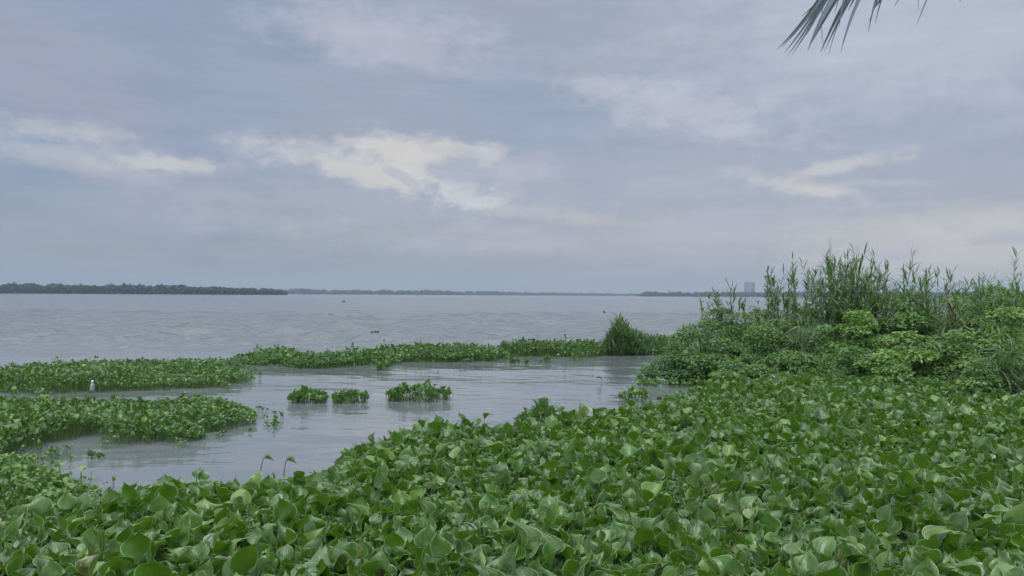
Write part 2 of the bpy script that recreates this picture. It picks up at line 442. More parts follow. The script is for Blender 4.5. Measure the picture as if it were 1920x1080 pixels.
def build_water():
    # rows get denser towards the camera's horizon; a fan of columns
    ypx = np.concatenate([np.linspace(1500, 460, 120), np.linspace(460, 5.5, 1100)[1:], [4.5, 3, 2, 1.2, 0.8, 0.555]])
    d = CAMZ * F / ypx
    cols = np.linspace(-1.05, 1.05, 760)
    X = cols[None, :] * d[:, None]; Y = np.repeat(d[:, None], len(cols), 1)
    # swell and chop: many crossed waves, each dying out where the rows get coarser than it
    rng = np.random.default_rng(5)
    step = np.gradient(d)[:, None]
    Z = np.zeros_like(X)
    op = shore_open(X, Y)
    gust = 0.8 + 0.4 * fbm(X * 0.05 + 20, Y * 0.03 + 11, 3)
    for i in range(64):
        lam = 0.30 * (10.0 ** rng.random())
        th = rng.normal(0.25, 0.50)
        k = 2 * PI / lam
        amp = 0.0150 * lam ** 0.9 * rng.uniform(0.6, 1.3)
        fade = np.clip((lam * abs(math.cos(th)) / np.maximum(step, 1e-4) - 1.8) / 1.4, 0, 1)
        ph = k * (X * math.sin(th) + Y * math.cos(th)) + rng.random() * 6.28
        ph = ph + 1.2 * (VN(X * 0.4 / lam + i, Y * 0.4 / lam) - 0.5) * 3
        s = np.sin(ph); s = np.sign(s) * np.abs(s) ** 0.9
        Z += amp * fade * (s - 0.25 * np.cos(2 * ph)) * (0.06 + 0.94 * op) * gust
    Z *= np.where(Y > 1500, 0, 1)
    v = np.stack([X, Y, Z * 0.75], -1).reshape(-1, 3)
    b = Batch()
    op2 = np.clip(op, 0, 1).reshape(-1)
    b.raw(v, grid_faces(len(cols), len(d)), op2)
    # the rest of the sheet, beside and behind the camera
    y0 = d[0]; far = d[-1]; w = 1.05
    q = [(-w * far, far), (-w * y0, y0), (-4200, y0), (-4200, far),
         (w * y0, y0), (w * far, far), (4200, far), (4200, y0),
         (-4200, -150), (4200, -150), (4200, y0), (-4200, y0)]
    b.raw([(x, y, 0) for x, y in q], [(0, 3, 2, 1), (4, 7, 6, 5), (8, 9, 10, 11)], 1.0)
    m = bpy.data.materials.new('lagoon_water'); m.use_nodes = True
    T = NT(m.node_tree); pr = T.n['Principled BSDF']
    at = T.new('ShaderNodeAttribute', attribute_name='tone')
    geo = T.new('ShaderNodeNewGeometry')
    sp = T.new('ShaderNodeSeparateXYZ'); T.l.new(geo.outputs['Position'], sp.inputs[0])
    silt = T.noise(T.vec(sp.outputs[0], T.m('MULTIPLY', sp.outputs[1], 0.35)), 0.05, 4, 0.6)
    c = T.mix(T.ramp(silt, 0.35, 0.65), (0.108, 0.124, 0.138), (0.124, 0.137, 0.147))
    T.l.new(c, pr.inputs['Base Color'])
    pr.inputs['IOR'].default_value = 1.333
    T.l.new(T.m('ADD', 0.045, T.m('MULTIPLY', at.outputs['Fac'], 0.06)), pr.inputs['Roughness'])
    p1 = T.vec(T.m('MULTIPLY', sp.outputs[0], 0.42), sp.outputs[1])
    h1 = T.noise(p1, 5.0, 4, 0.55, 0.4)
    h2 = T.noise(p1, 18.0, 3, 0.5, 0.3)
    h3 = T.noise(T.vec(T.m('MULTIPLY', sp.outputs[0], 0.3), sp.outputs[1]), 1.7, 4, 0.6, 0.5)
    patch = T.ramp(T.noise(T.vec(T.m('MULTIPLY', sp.outputs[0], 0.25), sp.outputs[1]), 0.35, 3, 0.5), 0.38, 0.62, 0.35, 1.0)
    h = T.m('ADD', T.m('MULTIPLY', h1, 0.030), T.m('MULTIPLY', h2, 0.007))
    h = T.m('MULTIPLY', T.m('MULTIPLY', h, patch), T.m('ADD', 0.30, T.m('MULTIPLY', at.outputs['Fac'], 2.6)))
    h = T.m('ADD', h, T.m('MULTIPLY', T.m('MULTIPLY', h3, 0.22), at.outputs['Fac']))
    bp = T.new('ShaderNodeBump'); bp.inputs['Strength'].default_value = 1.0; bp.inputs['Distance'].default_value = 1.0
    T.l.new(h, bp.inputs['Height']); T.l.new(bp.outputs[0], pr.inputs['Normal'])
    o = b.build('water', m)
    tag(o, 'grey rippled lagoon water reaching from the plants to the far shore', 'water', kind='structure')
build_water()

# ------------------------------------------------------------------ polygons
def in_poly(x, y, poly):
    c = np.zeros(np.shape(x), bool)
    n = len(poly)
    for i in range(n):
        x1, y1 = poly[i][:2]; x2, y2 = poly[(i + 1) % n][:2]
        cond = ((y1 > y) != (y2 > y)) & (x < (x2 - x1) * (y - y1) / (y2 - y1 + 1e-12) + x1)
        c ^= cond
    return c

def edge_dist(x, y, poly):
    d = np.full(np.shape(x), 1e9)
    n = len(poly)
    for i in range(n):
        ax, ay = poly[i][:2]; bx, by = poly[(i + 1) % n][:2]
        vx, vy = bx - ax, by - ay
        t = np.clip(((x - ax) * vx + (y - ay) * vy) / (vx * vx + vy * vy + 1e-12), 0, 1)
        d = np.minimum(d, np.hypot(x - ax - t * vx, y - ay - t * vy))
    return d

def scatter(poly, sp, rng, wob=0.0):
    xs = [p[0] for p in poly]; ys = [p[1] for p in poly]
    gx = np.arange(min(xs) - wob, max(xs) + wob, sp); gy = np.arange(min(ys) - wob, max(ys) + wob, sp * 0.87)
    X, Y = np.meshgrid(gx, gy)
    X = X + (np.arange(len(gy)) % 2 * sp * 0.5)[:, None]
    X = (X + rng.uniform(-.42, .42, X.shape) * sp).ravel(); Y = (Y + rng.uniform(-.42, .42, Y.shape) * sp).ravel()
    wx = X + (fbm(X * 1.3 + 3, Y * 1.3 + 50) - 0.47) * 2 * wob; wy = Y + (fbm(X * 1.3 + 31, Y * 1.3 + 5) - 0.47) * 2 * wob
    k = in_poly(wx, wy, poly)
    return X[k], Y[k]

# ------------------------------------------------------------------ structure: bank and far shores
def sheet(name, pts_fn, nu, nv, mat, label, cat):
    b = Batch(); v = []
    for j in range(nv):
        for i in range(nu): v.append(pts_fn(i / (nu - 1), j / (nv - 1)))
    b.raw(v, grid_faces(nu, nv), 0.5)
    return tag(b.build(name, mat), label, cat, kind='structure')

BANK = [P(1262, 716)[:2], P(1420, 706)[:2], P(1600, 702, .1)[:2], P(1760, 722, .1)[:2], P(1925, 752, .1)[:2],
        (9.5, 8.0), (26, 14), (34, 40), (14, 30), P(1560, 620)[:2], P(1420, 640)[:2], P(1290, 668)[:2]]
BANK = [tuple(map(float, p)) for p in BANK]
def bank_pt(u, v):
    x = 2.0 + u * 34; y = 7.5 + v * 36
    ins = in_poly(np.array([x]), np.array([y]), BANK)[0]
    d = edge_dist(np.array([x]), np.array([y]), BANK)[0] * (1 if ins else -1)
    z = -0.35 + 0.55 / (1 + math.exp(-(d + 0.1) * 4)) + 0.10 * float(fbm(np.array(x * 1.5), np.array(y * 1.5)))
    return (x, y, z)
sheet('bank_ground', bank_pt, 120, 120, M_MUD, 'low muddy river bank under the reeds and bushes', 'ground')
# the lake bed, a metre below the surface
bb = Batch(); bb.raw([(-4200, -160, -1.2), (4200, -160, -1.2), (4200, 4100, -1.2), (-4200, 4100, -1.2)], [(0, 1, 2, 3)], 0)
tag(bb.build('lake_bed', M_MUD), 'muddy lagoon bed far under the grey water', 'ground', kind='structure')

# ------------------------------------------------------------------ water hyacinth
def hy_template(nu, nv, seed):
    rng = np.random.default_rng(seed)
    cup = rng.uniform(-0.3, 1.25); bend = rng.uniform(-0.75, 0.35); tipb = rng.uniform(-0.5, 1.4); rim = rng.uniform(-1.0, 1.3)
    wid = rng.uniform(0.46, 0.60); skew = rng.uniform(-.07, .07); wav = rng.uniform(0.03, 0.10); ph = rng.random() * 6
    tw = rng.uniform(-.3, .3); fold = rng.uniform(-0.1, 0.8)
    v = []; uv = []
    for j in range(nv):
        t = 0.012 + 0.985 * j / (nv - 1)
        w = wid * max(math.sin(PI * t ** 0.64), 0.0) ** (0.56 + 1.5 * t ** 3) + 0.006
        for i in range(nu):
            u = -1 + 2 * i / (nu - 1)
            x = u * w + skew * math.sin(PI * t)
            z = cup * (u * w) ** 2 * 1.3 + fold * abs(u * w) * 0.5 + bend * (t - .35) ** 2 * 0.9 - tipb * max(t - .7, 0) ** 2 * 3.0
            z += wav * math.sin(7 * t + ph + 2 * u) * abs(u) + tw * u * w * (t - .4) + rim * max(abs(u) - .55, 0) ** 2 * w
            x *= 1 - 0.14 * max(cup, 0) * abs(u)
            v.append((x, t * 1.0, z)); uv.append((u, t, 0))
    return np.array(v), grid_faces(nu, nv), np.array(uv)
HY_N = [hy_template(7, 9, s) for s in range(22)]
HY_M = [hy_template(5, 6, s + 40) for s in range(16)]
HY_F = [hy_template(3, 4, s + 80) for s in range(8)]

def hyacinth(leafb, stemb, X, Y, H, L, rng, nl=(6, 9), tpls=HY_M, tone0=0.45, spread=1.0, z0=0.0, stem_k=4, erect=0.0, brown=0.02):
    """rosettes at X,Y; H leaf-top height and L blade length per rosette (arrays)"""
    n = rng.integers(nl[0], nl[1] + 1, len(X))
    idx = np.repeat(np.arange(len(X)), n)
    N = len(idx)
    az = rng.uniform(0, 2 * PI, N)
    rank = rng.random(N)                           # 0 = inner, young, erect; 1 = outer
    Hn, Ln = H[idx], L[idx] * np.clip(rng.normal(0.98, 0.27, N), 0.40, 1.45) * (1.08 - 0.25 * rank)
    elv = np.clip(rng.normal(R_(71), R_(19), N) - rank * R_(30) + erect, R_(-30), R_(98))
    rad = spread * (0.015 + 0.10 * rank) * (Hn / 0.35) ** 0.5 * rng.uniform(0.6, 1.4, N)
    hb = Hn * rng.uniform(0.52, 0.86, N) * (1.06 - 0.32 * rank)
    dirx, diry = -np.sin(az), np.cos(az)
    base = np.stack([X[idx] + dirx * rad, Y[idx] + diry * rad, z0 + hb], -1)
    yaw = az + rng.normal(0, 0.45, N)
    M = frames(yaw, elv, rng.normal(0, 0.32, N)) * Ln[:, None, None]
    pt = np.clip(tone0 + (fbm(X * 1.1, Y * 1.1, 3) - 0.45) * 0.5 + rng.normal(0, 0.05, len(X)), 0, 0.85)
    tone = np.clip(pt[idx] + rng.normal(0, 0.20, N) - 0.10 * rank, 0.02, 0.86)
    k = rng.random(N) < 0.04; tone[k] = rng.uniform(0.74, 0.90, k.sum())
    k = rng.random(N) < brown; tone[k] = rng.uniform(0.90, 1.0, k.sum())
    which = rng.integers(0, len(tpls), N)
    for t in range(len(tpls)):
        s = which == t
        leafb.inst(tpls[t], M[s], base[s], tone[s])
    if stemb is not None:
        root = np.stack([X[idx] + dirx * 0.01, Y[idx] + diry * 0.01, np.full(N, z0 - 0.03)], -1)
        ctl = np.stack([X[idx] + dirx * rad * 1.25, Y[idx] + diry * rad * 1.25, z0 + hb * 0.5], -1)
        p = bez(root, ctl, base, stem_k)
        r = np.linspace(1.0, 0.5, stem_k)[None, :] * (0.0055 * (Ln / 0.11))[:, None]
        r[:, 1] *= 1.3
        tubes(stemb, p, r, rng.uniform(0.1, 0.9, N), 4)

def mat_of(name, label, poly, sp, H, L, seed, tpls=HY_F, tone0=0.5, group=None, wob=0.25, edge_low=0.38, kind='stuff', nl=(5, 8), hvar=0.35, mat=None, brown=0.03, cut=0.45):
    rng = np.random.default_rng(seed)
    sp, L, tone0 = sp * 0.70, L * 0.70, tone0 - 0.09
    X, Y = scatter(poly, sp, rng, wob)
    k = edge_dist(X, Y, poly) > cut * np.clip((fbm(X * 2.1 + 5, Y * 2.1 + seed, 3) - 0.36) * 4, 0, 1) - 0.02
    X, Y = X[k], Y[k]
    # loose plants that have come away from the edge
    ax, ay = scatter([(min(p[0] for p in poly) - .6, min(p[1] for p in poly) - .6), (max(p[0] for p in poly) + .6, min(p[1] for p in poly) - .6),
                      (max(p[0] for p in poly) + .6, max(p[1] for p in poly) + .6), (min(p[0] for p in poly) - .6, max(p[1] for p in poly) + .6)], 0.13, rng)
    k = (~in_poly(ax, ay, poly)) & (edge_dist(ax, ay, poly) < 0.5 * fbm(ax * 2 + seed, ay * 2, 2)) & (rng.random(len(ax)) < 0.22)
    X, Y = np.append(X, ax[k]), np.append(Y, ay[k])
    d = edge_dist(X, Y, poly) * np.where(in_poly(X, Y, poly), 1, 0)
    hh = H * (1 + hvar * (fbm(X * 0.9 + seed, Y * 0.9, 3) - 0.45) * 2) * rng.uniform(0.85, 1.15, len(X))
    hh *= edge_low + (1 - edge_low) * np.clip(d / 0.40, 0, 1)
    hh *= np.where(rng.random(len(X)) < 0.05, 1.5, 1.0)
    ll = L * (0.75 + 0.25 * np.clip(d / 0.3, 0, 1)) * np.ones(len(X))
    lb, sb = Batch(), Batch()
    hyacinth(lb, sb, X, Y, hh, ll, rng, nl, tpls, tone0, stem_k=3, brown=brown)
    c = (float(X.mean()), float(Y.mean()), 0.0)
    o = lb.build(name, mat or M_HYF, origin=c)
    tag(o, label, 'floating plants', group, kind)
    sb.build('stems', M_STEM, o, c)
    return o

def poly_px(pts):
    return [tuple(float(c) for c in P(a, b, z)[:2]) for a, b, z in pts]

# foreground carpet -------------------------------------------------
def build_carpet():
    H = 0.36
    edge = [(-120, 935, .4), (20, 925, .4), (105, 915, .4), (200, 915, .35), (300, 918, .25), (400, 903, .3), (480, 890, .3), (560, 886, .3),
            (645, 868, .3), (668, 836, .3), (760, 815, .33), (850, 806, .33), (960, 812, .3), (1000, 795, .3), (1085, 786, .3), (1160, 778, .3),
            (1222, 770, .3), (1245, 745, .3), (1300, 728, .3), (1420, 716, .3), (1600, 704, .3), (1740, 712, .33), (1850, 735, .33), (2060, 757, .33), (2420, 790, .33)]
    poly = poly_px([(a, b, c * (0.84 if a < 620 else 0.6)) for a, b, c in edge]) + [(7.0, 4.0), (4.5, 1.7), (-4.5, 1.7), (-7.5, 4.5)]
    rng = np.random.default_rng(21)
    near, far, st = Batch(), Batch(), Batch()
    X, Y = scatter(poly, 0.098, rng, 0.12)
    k = np.abs(X) < Y * 0.84 + 1.5
    X, Y = X[k], Y[k]
    d = edge_dist(X, Y, poly)
    lf = fbm(X * 0.8, Y * 0.8, 3) - 0.45
    h = H * (1 + 0.45 * lf) * rng.uniform(0.86, 1.14, len(X))
    px = 960 + F * X / Y
    h *= 0.45 + 0.55 * np.clip(d / 0.5, 0, 1)
    L = np.interp(Y, [3, 6, 8], [0.090, 0.082, 0.072]) * (1 + 0.35 * lf) * (0.8 + 0.2 * np.clip(d / 0.5, 0, 1)) * rng.uniform(0.8, 1.15, len(X))
    n = Y < 5.0
    h *= np.where(rng.random(len(X)) < 0.08, 1.22, 1.0)
    hyacinth(near, st, X[n], Y[n], h[n], L[n], rng, (7, 10), HY_N, 0.42, stem_k=4, brown=0.012)
    hyacinth(near, st, X[~n], Y[~n], h[~n], L[~n], rng, (6, 9), HY_M, 0.42, stem_k=3, brown=0.008)
    o = near.build('water_hyacinth_carpet', M_HY)
    tag(o, 'dense carpet of broad glossy green water hyacinth leaves filling the foreground', 'floating plants', kind='stuff')
    st.build('stems', M_STEM, o)
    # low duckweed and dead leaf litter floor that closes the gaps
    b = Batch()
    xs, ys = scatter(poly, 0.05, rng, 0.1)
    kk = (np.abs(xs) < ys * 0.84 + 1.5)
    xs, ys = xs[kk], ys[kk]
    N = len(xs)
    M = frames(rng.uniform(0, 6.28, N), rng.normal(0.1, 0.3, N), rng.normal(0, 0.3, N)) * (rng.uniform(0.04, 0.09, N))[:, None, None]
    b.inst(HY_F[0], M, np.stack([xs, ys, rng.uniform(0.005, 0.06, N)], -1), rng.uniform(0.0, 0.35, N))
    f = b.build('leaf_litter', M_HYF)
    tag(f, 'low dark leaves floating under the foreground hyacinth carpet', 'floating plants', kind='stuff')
build_carpet()

# floating mats -----------------------------------------------------
mat_of('water_hyacinth_mat', 'left floating hyacinth mat farther out, along the open water, with white bottle at its near edge',
       poly_px([(-160, 690, .2), (60, 681, .2), (130, 671, .2), (250, 669, .2), (400, 667, .2), (450, 672, .15), (475, 712, 0), (450, 727, 0), (300, 737, 0), (150, 742, 0), (0, 737, 0), (-160, 746, 0)]),
       0.13, 0.20, 0.068, 31, tone0=0.48, wob=0.45, cut=0.55, hvar=1.1)
mat_of('water_hyacinth_mat', 'left floating hyacinth mat nearer the camera, its ragged edge over the cove',
       poly_px([(-260, 748, .16), (0, 746, .16), (170, 745, .16), (400, 736, .15), (490, 765, .1), (500, 797, 0), (440, 812, 0), (385, 820, 0), (340, 834, 0), (200, 838, 0), (120, 836, 0), (90, 860, 0), (20, 890, 0), (-260, 910, 0)]),
       0.115, 0.20, 0.070, 32, tone0=0.58, wob=0.35, cut=0.55, hvar=1.1)
mat_of('water_hyacinth_mat', 'low yellow green floating mat at the left edge joining the foreground carpet',
       poly_px([(-300, 850, .1), (-40, 862, .1), (60, 852, .1), (100, 850, 0), (75, 876, 0), (60, 890, 0), (110, 905, 0), (200, 935, 0), (180, 1000, 0), (-300, 1000, 0)]),
       0.10, 0.22, 0.062, 33, tone0=0.84, wob=0.12, brown=0.04, cut=0.1)
mat_of('water_hyacinth_mat', 'narrow floating hyacinth mat between the left mats and the long middle mat',
       poly_px([(430, 661, .2), (520, 656, .2), (600, 656, .2), (700, 659, .2), (712, 686, 0), (660, 692, 0), (560, 692, 0), (500, 688, 0), (440, 681, 0)]),
       0.12, 0.24, 0.08, 34, tone0=0.46, wob=0.27, cut=0.38, hvar=0.8)
mat_of('water_hyacinth_mat', 'long middle floating hyacinth mat in open water beyond the cove',
       poly_px([(640, 659, .2), (740, 651, .2), (830, 649, .22), (950, 650, .2), (955, 676, 0), (860, 681, 0), (760, 680, 0), (700, 690, 0), (668, 686, 0)]),
       0.12, 0.27, 0.085, 35, tone0=0.46, wob=0.27, cut=0.38, hvar=0.8)
mat_of('water_hyacinth_mat', 'right hand floating hyacinth mat ending just left of the small reed clump',
       poly_px([(900, 648, .22), (1000, 645, .22), (1060, 642, .25), (1140, 643, .25), (1145, 667, 0), (1090, 671, 0), (1000, 669, 0), (930, 668, 0)]),
       0.13, 0.30, 0.085, 36, tone0=0.44, wob=0.27, cut=0.38, hvar=0.8)
mat_of('water_hyacinth_mat', 'far strip of floating hyacinth running from the small reed clump to the bushes',
       poly_px([(1120, 642, .2), (1200, 633, .25), (1260, 630, .25), (1330, 629, .25), (1400, 650, .1), (1300, 668, 0), (1220, 667, 0), (1130, 664, 0)]),
       0.14, 0.30, 0.085, 37, tone0=0.42, wob=0.15)

# floating clumps: each a thing with leaves and stems ----------------
def clump(label, px, py, wpx, hm, seed, name='water_hyacinth_clump', depth=0.35, n=None, L=0.075, tone=0.45, group=None, tpls=HY_M, nl=(5, 8), erect=0.1, brown=0.02):
    rng = np.random.default_rng(seed)
    c = P(px, py)
    w = wpx / F * c[1]
    n = n or max(3, int(w * depth / 0.009)); L *= 0.85
    u = rng.uniform(-1, 1, n); v = rng.uniform(-1, 1, n)
    X = c[0] + u * w * 0.5; Y = c[1] + depth * 0.5 + v * depth * 0.5 * np.sqrt(1 - 0.6 * u * u)
    H = hm * rng.uniform(0.40, 1.10, n) * (1.05 - 0.55 * np.abs(u) ** 2.5); LL = L * rng.uniform(0.8, 1.15, n)
    e = empty(name, (float(c[0]), float(c[1] + depth / 2), 0))
    tag(e, label, 'floating plant', group)
    lb, sb = Batch(), Batch()
    hyacinth(lb, sb, X, Y, H, LL, rng, nl, tpls, tone, stem_k=4, erect=erect, brown=brown)
    o = tuple(e.location)
    lb.build('leaves', M_HYF, e, o); sb.build('stems', M_STEM, e, o)
    return e
clump('small bushy hyacinth clump drifting in the cove, left one of the near pair', 570, 757, 66, 0.17, 51, depth=0.4, n=26)
clump('small drifting hyacinth clump with taller right end, just right of its twin in the cove', 655, 757, 52, 0.20, 52, depth=0.4, n=22)
clump('low thin line of hyacinth linking the two small clumps in the cove', 612, 757, 60, 0.10, 53, depth=0.25, n=12)
clump('compact hyacinth clump alone in mid cove, widest of the drifting clumps', 780, 754, 118, 0.25, 54, depth=0.5, n=50)
clump('squarish hyacinth clump standing in the water near the bushes at right', 1190, 755, 50, 0.21, 55, depth=0.3, tone=0.6)
clump('tall pale stemmed hyacinth clump rising above the foreground carpet edge beside the dark spiky plant', 1012, 812, 62, 0.36, 56, depth=0.4, nl=(8, 12), tone=0.5, L=0.075)
clump('little hyacinth tuft just off the near edge of the narrow mat', 716, 695, 28, 0.16, 57, depth=0.2)
clump('low hyacinth tuft on the water in front of the right hand floating mat', 972, 682, 40, 0.13, 58, depth=0.2)
clump('short hyacinth tuft between the right hand mat and the small reed clump', 1085, 677, 22, 0.20, 59, depth=0.2)
clump('small dark hyacinth tuft drifting far out on the open water', 703, 627, 14, 0.15, 60, depth=0.25, tone=0.1, L=0.07)
clump('low hyacinth tuft trailing off the ragged right end of the nearer left mat', 340, 828, 50, 0.12, 61, depth=0.3)
clump('thin flat line of floating plant debris right of the nearer left mat', 512, 786, 48, 0.05, 62, depth=0.08, tone=0.3, L=0.05, nl=(2, 4), name='plant_debris')
clump('tiny tuft with bent stick floating in the near left water', 172, 862, 26, 0.075, 63, depth=0.1, L=0.05, tone=0.3)
clump('tangled hyacinth plant at the waterline of the right bushes', 1215, 720, 26, 0.22, 64, depth=0.3, L=0.07, tone=0.55)
clump('thin upright hyacinth tuft standing left of the bush foot', 1200, 722, 7, 0.22, 65, depth=0.1, n=2, L=0.06, tone=0.4)
clump('yellow green hyacinth fringe lying flat between bushes and foreground carpet', 1275, 727, 150, 0.13, 66, depth=0.5, L=0.055, tone=0.8)
clump('short hyacinth tuft under the edge of the right hand floating mat', 1025, 680, 30, 0.12, 67, depth=0.15)

# single plants that stand out of the carpet edge
def lone_leaf(label, px, py, top_py, Lm, seed, tone, el=60, az=0.3, lean=(0.0, 0.0), name='hyacinth_leaf', z0=0.0, curl=0, old=False):
    """one leaf blade on its own stalk, the blade tip reaching top_py"""
    rng = np.random.default_rng(seed)
    c = P(px, py, z0)
    topz = Q(px, top_py, c[1])[2]
    hb = topz - Lm * math.sin(R_(el))
    e = empty(name, (float(c[0]), float(c[1]), z0))
    tag(e, label, 'leaf')
    base = np.array([[c[0] + lean[0], c[1] + lean[1], hb]])
    lb, sb = Batch(), Batch()
    lb.inst(HY_N[curl], frames(np.array([az]), np.array([R_(el)]), np.array([0.1])) * Lm, base, np.array([tone]))
    root = np.array([[c[0], c[1], z0 - 0.02]])
    tubes(sb, bez(root, np.array([[c[0] + lean[0] * 0.2, c[1], (hb + z0) * 0.6]]), base, 7), np.linspace(0.006, 0.0035, 7)[None], np.array([0.4]), 6)
    o = tuple(e.location)
    lb.build('leaf_blade', M_OLD if old else M_HY, e, o); sb.build('stalk', M_CANE if old else M_STEM, e, o)
lone_leaf('tall upright round leaf sticking up above the middle of the carpet edge', 838, 850, 786, 0.105, 71, 0.45, 80, 0.2)
lone_leaf('brownish leaf nodding on a long thin stalk over the water, left of its shorter neighbour', 487, 896, 863, 0.085, 72, 0.1, -12, -1.2, (0.03, 0.0), old=True)
lone_leaf('olive leaf drooping to the right on a short stalk above the carpet edge', 532, 893, 868, 0.09, 73, 0.0, -15, -1.3, (0.02, 0.0), old=True)
lone_leaf('green leaf held up like a paddle in the near left water, larger one', 112, 905, 862, 0.085, 74, 0.5, 45, 0.9)
lone_leaf('green leaf standing in the near left water, left of the paddle shaped one', 80, 905, 870, 0.07, 75, 0.4, 50, 0.3)
lone_leaf('small yellow green leaf on a short stalk near the left carpet edge', 152, 902, 876, 0.07, 76, 0.84, 30, -0.6)
lone_leaf('tiny round green leaf floating alone in the near left water', 133, 866, 850, 0.05, 77, 0.6, 70, 0.3)
lone_leaf('small dark leaf standing alone in the calm cove with its reflection', 1128, 722, 708, 0.10, 78, 0.05, 12, 1.4)
lone_leaf('round pale leaf beside a dark bud at the right end of the cove', 1250, 757, 736, 0.10, 79, 0.45, 65, 0.0)
lone_leaf('upright dark green leaf poking up left of the carpet point', 380, 915, 880, 0.09, 80, 0.45, 75, 0.4)
lone_leaf('curled green leaf on a leaning stalk at the carpet edge right of the upright one', 368, 915, 878, 0.08, 81, 0.35, 65, -0.5)
lone_leaf('dark leaf rising from the left part of the carpet edge beside the open water', 304, 925, 893, 0.09, 82, 0.40, 60, 0.2)

for q_, (px, py, top, Lm, tone, el, az, lab) in enumerate([
    (1262, 800, 776, .10, .6, 40, .4, 'orange brown withered leaf low in the far part of the carpet'),
    (1590, 1060, 1015, .12, .5, 75, .2, 'pointed tan leaf standing upright in the lower right of the carpet'),
    (1135, 985, 955, .10, .1, 20, 1.2, 'olive brown leaf lying over its neighbours in the middle foreground'),
    (655, 1070, 1012, .12, .55, 60, .9, 'large tan streaked leaf in the lower left foreground'),
    (705, 1100, 1062, .10, .98, 70, -.2, 'rusty brown leaf cut by the bottom edge of the view'),
    (1362, 940, 915, .11, .7, 20, -.9, 'pale tan leaf folded over in the right half of the carpet'),
    (1765, 1075, 1035, .11, .75, 35, .8, 'curled light brown dead leaf near the lower right corner'),
    (1375, 1060, 1022, .12, .0, 65, -.4, 'yellowing olive leaf left of the pointed tan one'),
    (412, 975, 955, .10, .4, 30, 1.0, 'brownish curled leaf in the left foreground behind the big leaves')]):
    lone_leaf(lab, px, py, top, Lm, 500 + q_, tone, el, az, name='withered_leaf', z0=0.28, curl=q_ * 2, old=True)

# dark spiky plant and other small things -----------------------------
def spiky():
    c = P(938, 838, 0.22)
    e = empty('dead_spiky_plant', tuple(map(float, c)))
    tag(e, 'dark dead plant with stiff spiky blades on the carpet edge', 'dead plant')
    rng = np.random.default_rng(91)
    for k, (dx, dz, r) in enumerate([(-.17, .16, .006), (.16, .25, .006), (.10, .17, .005), (-.10, .12, .006), (.02, .15, .005), (-.05, .17, .004), (-.2, .06, .005), (.14, .08, .006), (.06, .10, .007)]):
        b = Batch()
        p0 = np.array([[0, 0, -.15]]); p2 = np.array([[dx, rng.uniform(-.08, .08), dz]])
        p1 = p0 * .5 + p2 * .5 + np.array([[0, 0, .05]])
        pts = bez(p0, p1, p2, 6)[0]
        w = np.array([.6, 1, 1, .8, .5, .08]) * r * 1.8
        v = []
        for q, ww in zip(pts, w):
            v += [q + (-ww, 0, ww * .3), q + (0, 0, -ww * .3), q + (ww, 0, ww * .3)]
        b.raw(v, grid_faces(3, 6), 0.5)
        b.build('blade', M_DRY, e)
spiky()

def bottle():
    c = P(173, 731, 0.09)
    e = empty('plastic_bottle', (float(c[0]), float(c[1]), 0.09))
    tag(e, 'small white plastic bottle standing in the water at the edge of the left mat', 'bottle')
    def lathe(prof, name, mat):
        b = Batch(); n = 16
        v = [(r * math.cos(a / n * 2 * PI), r * math.sin(a / n * 2 * PI), z) for z, r in prof for a in range(n)]
        f = [(k * n + i, k * n + (i + 1) % n, (k + 1) * n + (i + 1) % n, (k + 1) * n + i) for k in range(len(prof) - 1) for i in range(n)]
        b.raw(v, f, 0.5); return b.build(name, mat, e)
    mw = plain_material('white_plastic', (0.17, 0.20, 0.20), (0.22, 0.25, 0.25), 0.35, 10, 0)
    lathe([(-.03, .0), (-.03, .03), (.0, .033), (.06, .033), (.085, .026), (.10, .013), (.115, .012)], 'bottle_body', mw)
    lathe([(.115, .0155), (.135, .0155), (.137, .012), (.137, .0)], 'cap', plain_material('cap_plastic', (0.5, 0.6, 0.66), (0.6, 0.68, 0.72), 0.4, 10, 0))
bottle()

def lump(name, label, px, py, r, mat, cat, sq=0.6, seed=0):
    """irregular small floating lump"""
    c = P(px, py); rng = np.random.default_rng(seed)
    n, m_ = 10, 7; v = []
    for j in range(m_):
        th = PI * j / (m_ - 1)
        for i in range(n):
            a = 2 * PI * i / n; rr = r * (1 + .18 * math.sin(3 * a + seed) + rng.uniform(-.1, .1))
            v.append((rr * math.sin(th) * math.cos(a), rr * math.sin(th) * math.sin(a), rr * sq * math.cos(th)))
    f = [(j * n + i, j * n + (i + 1) % n, (j + 1) * n + (i + 1) % n, (j + 1) * n + i) for j in range(m_ - 1) for i in range(n)]
    b = Batch(); b.raw(v, f, 0.5)
    o = b.build(name, mat); o.location = (float(c[0]), float(c[1]), r * sq * 0.5)
    tag(o, label, cat)
lump('seed_pod', 'dark round seed pod floating beside the pale leaf at the right end of the cove', 1236, 748, 0.035, M_BUD, 'seed pod', 0.9, 3)
lump('driftwood', 'small dark driftwood lump floating far out, right of the tuft at the horizon side', 620, 591, 0.14, M_BUD, 'driftwood', 0.5, 4)
lump('driftwood', 'tiny dark driftwood lump farthest out near the horizon', 645, 566, 0.35, M_BUD, 'driftwood', 0.4, 5)
lump('driftwood', 'small dark driftwood lump on open water above the right mat', 1027, 603, 0.12, M_BUD, 'driftwood', 0.4, 6)

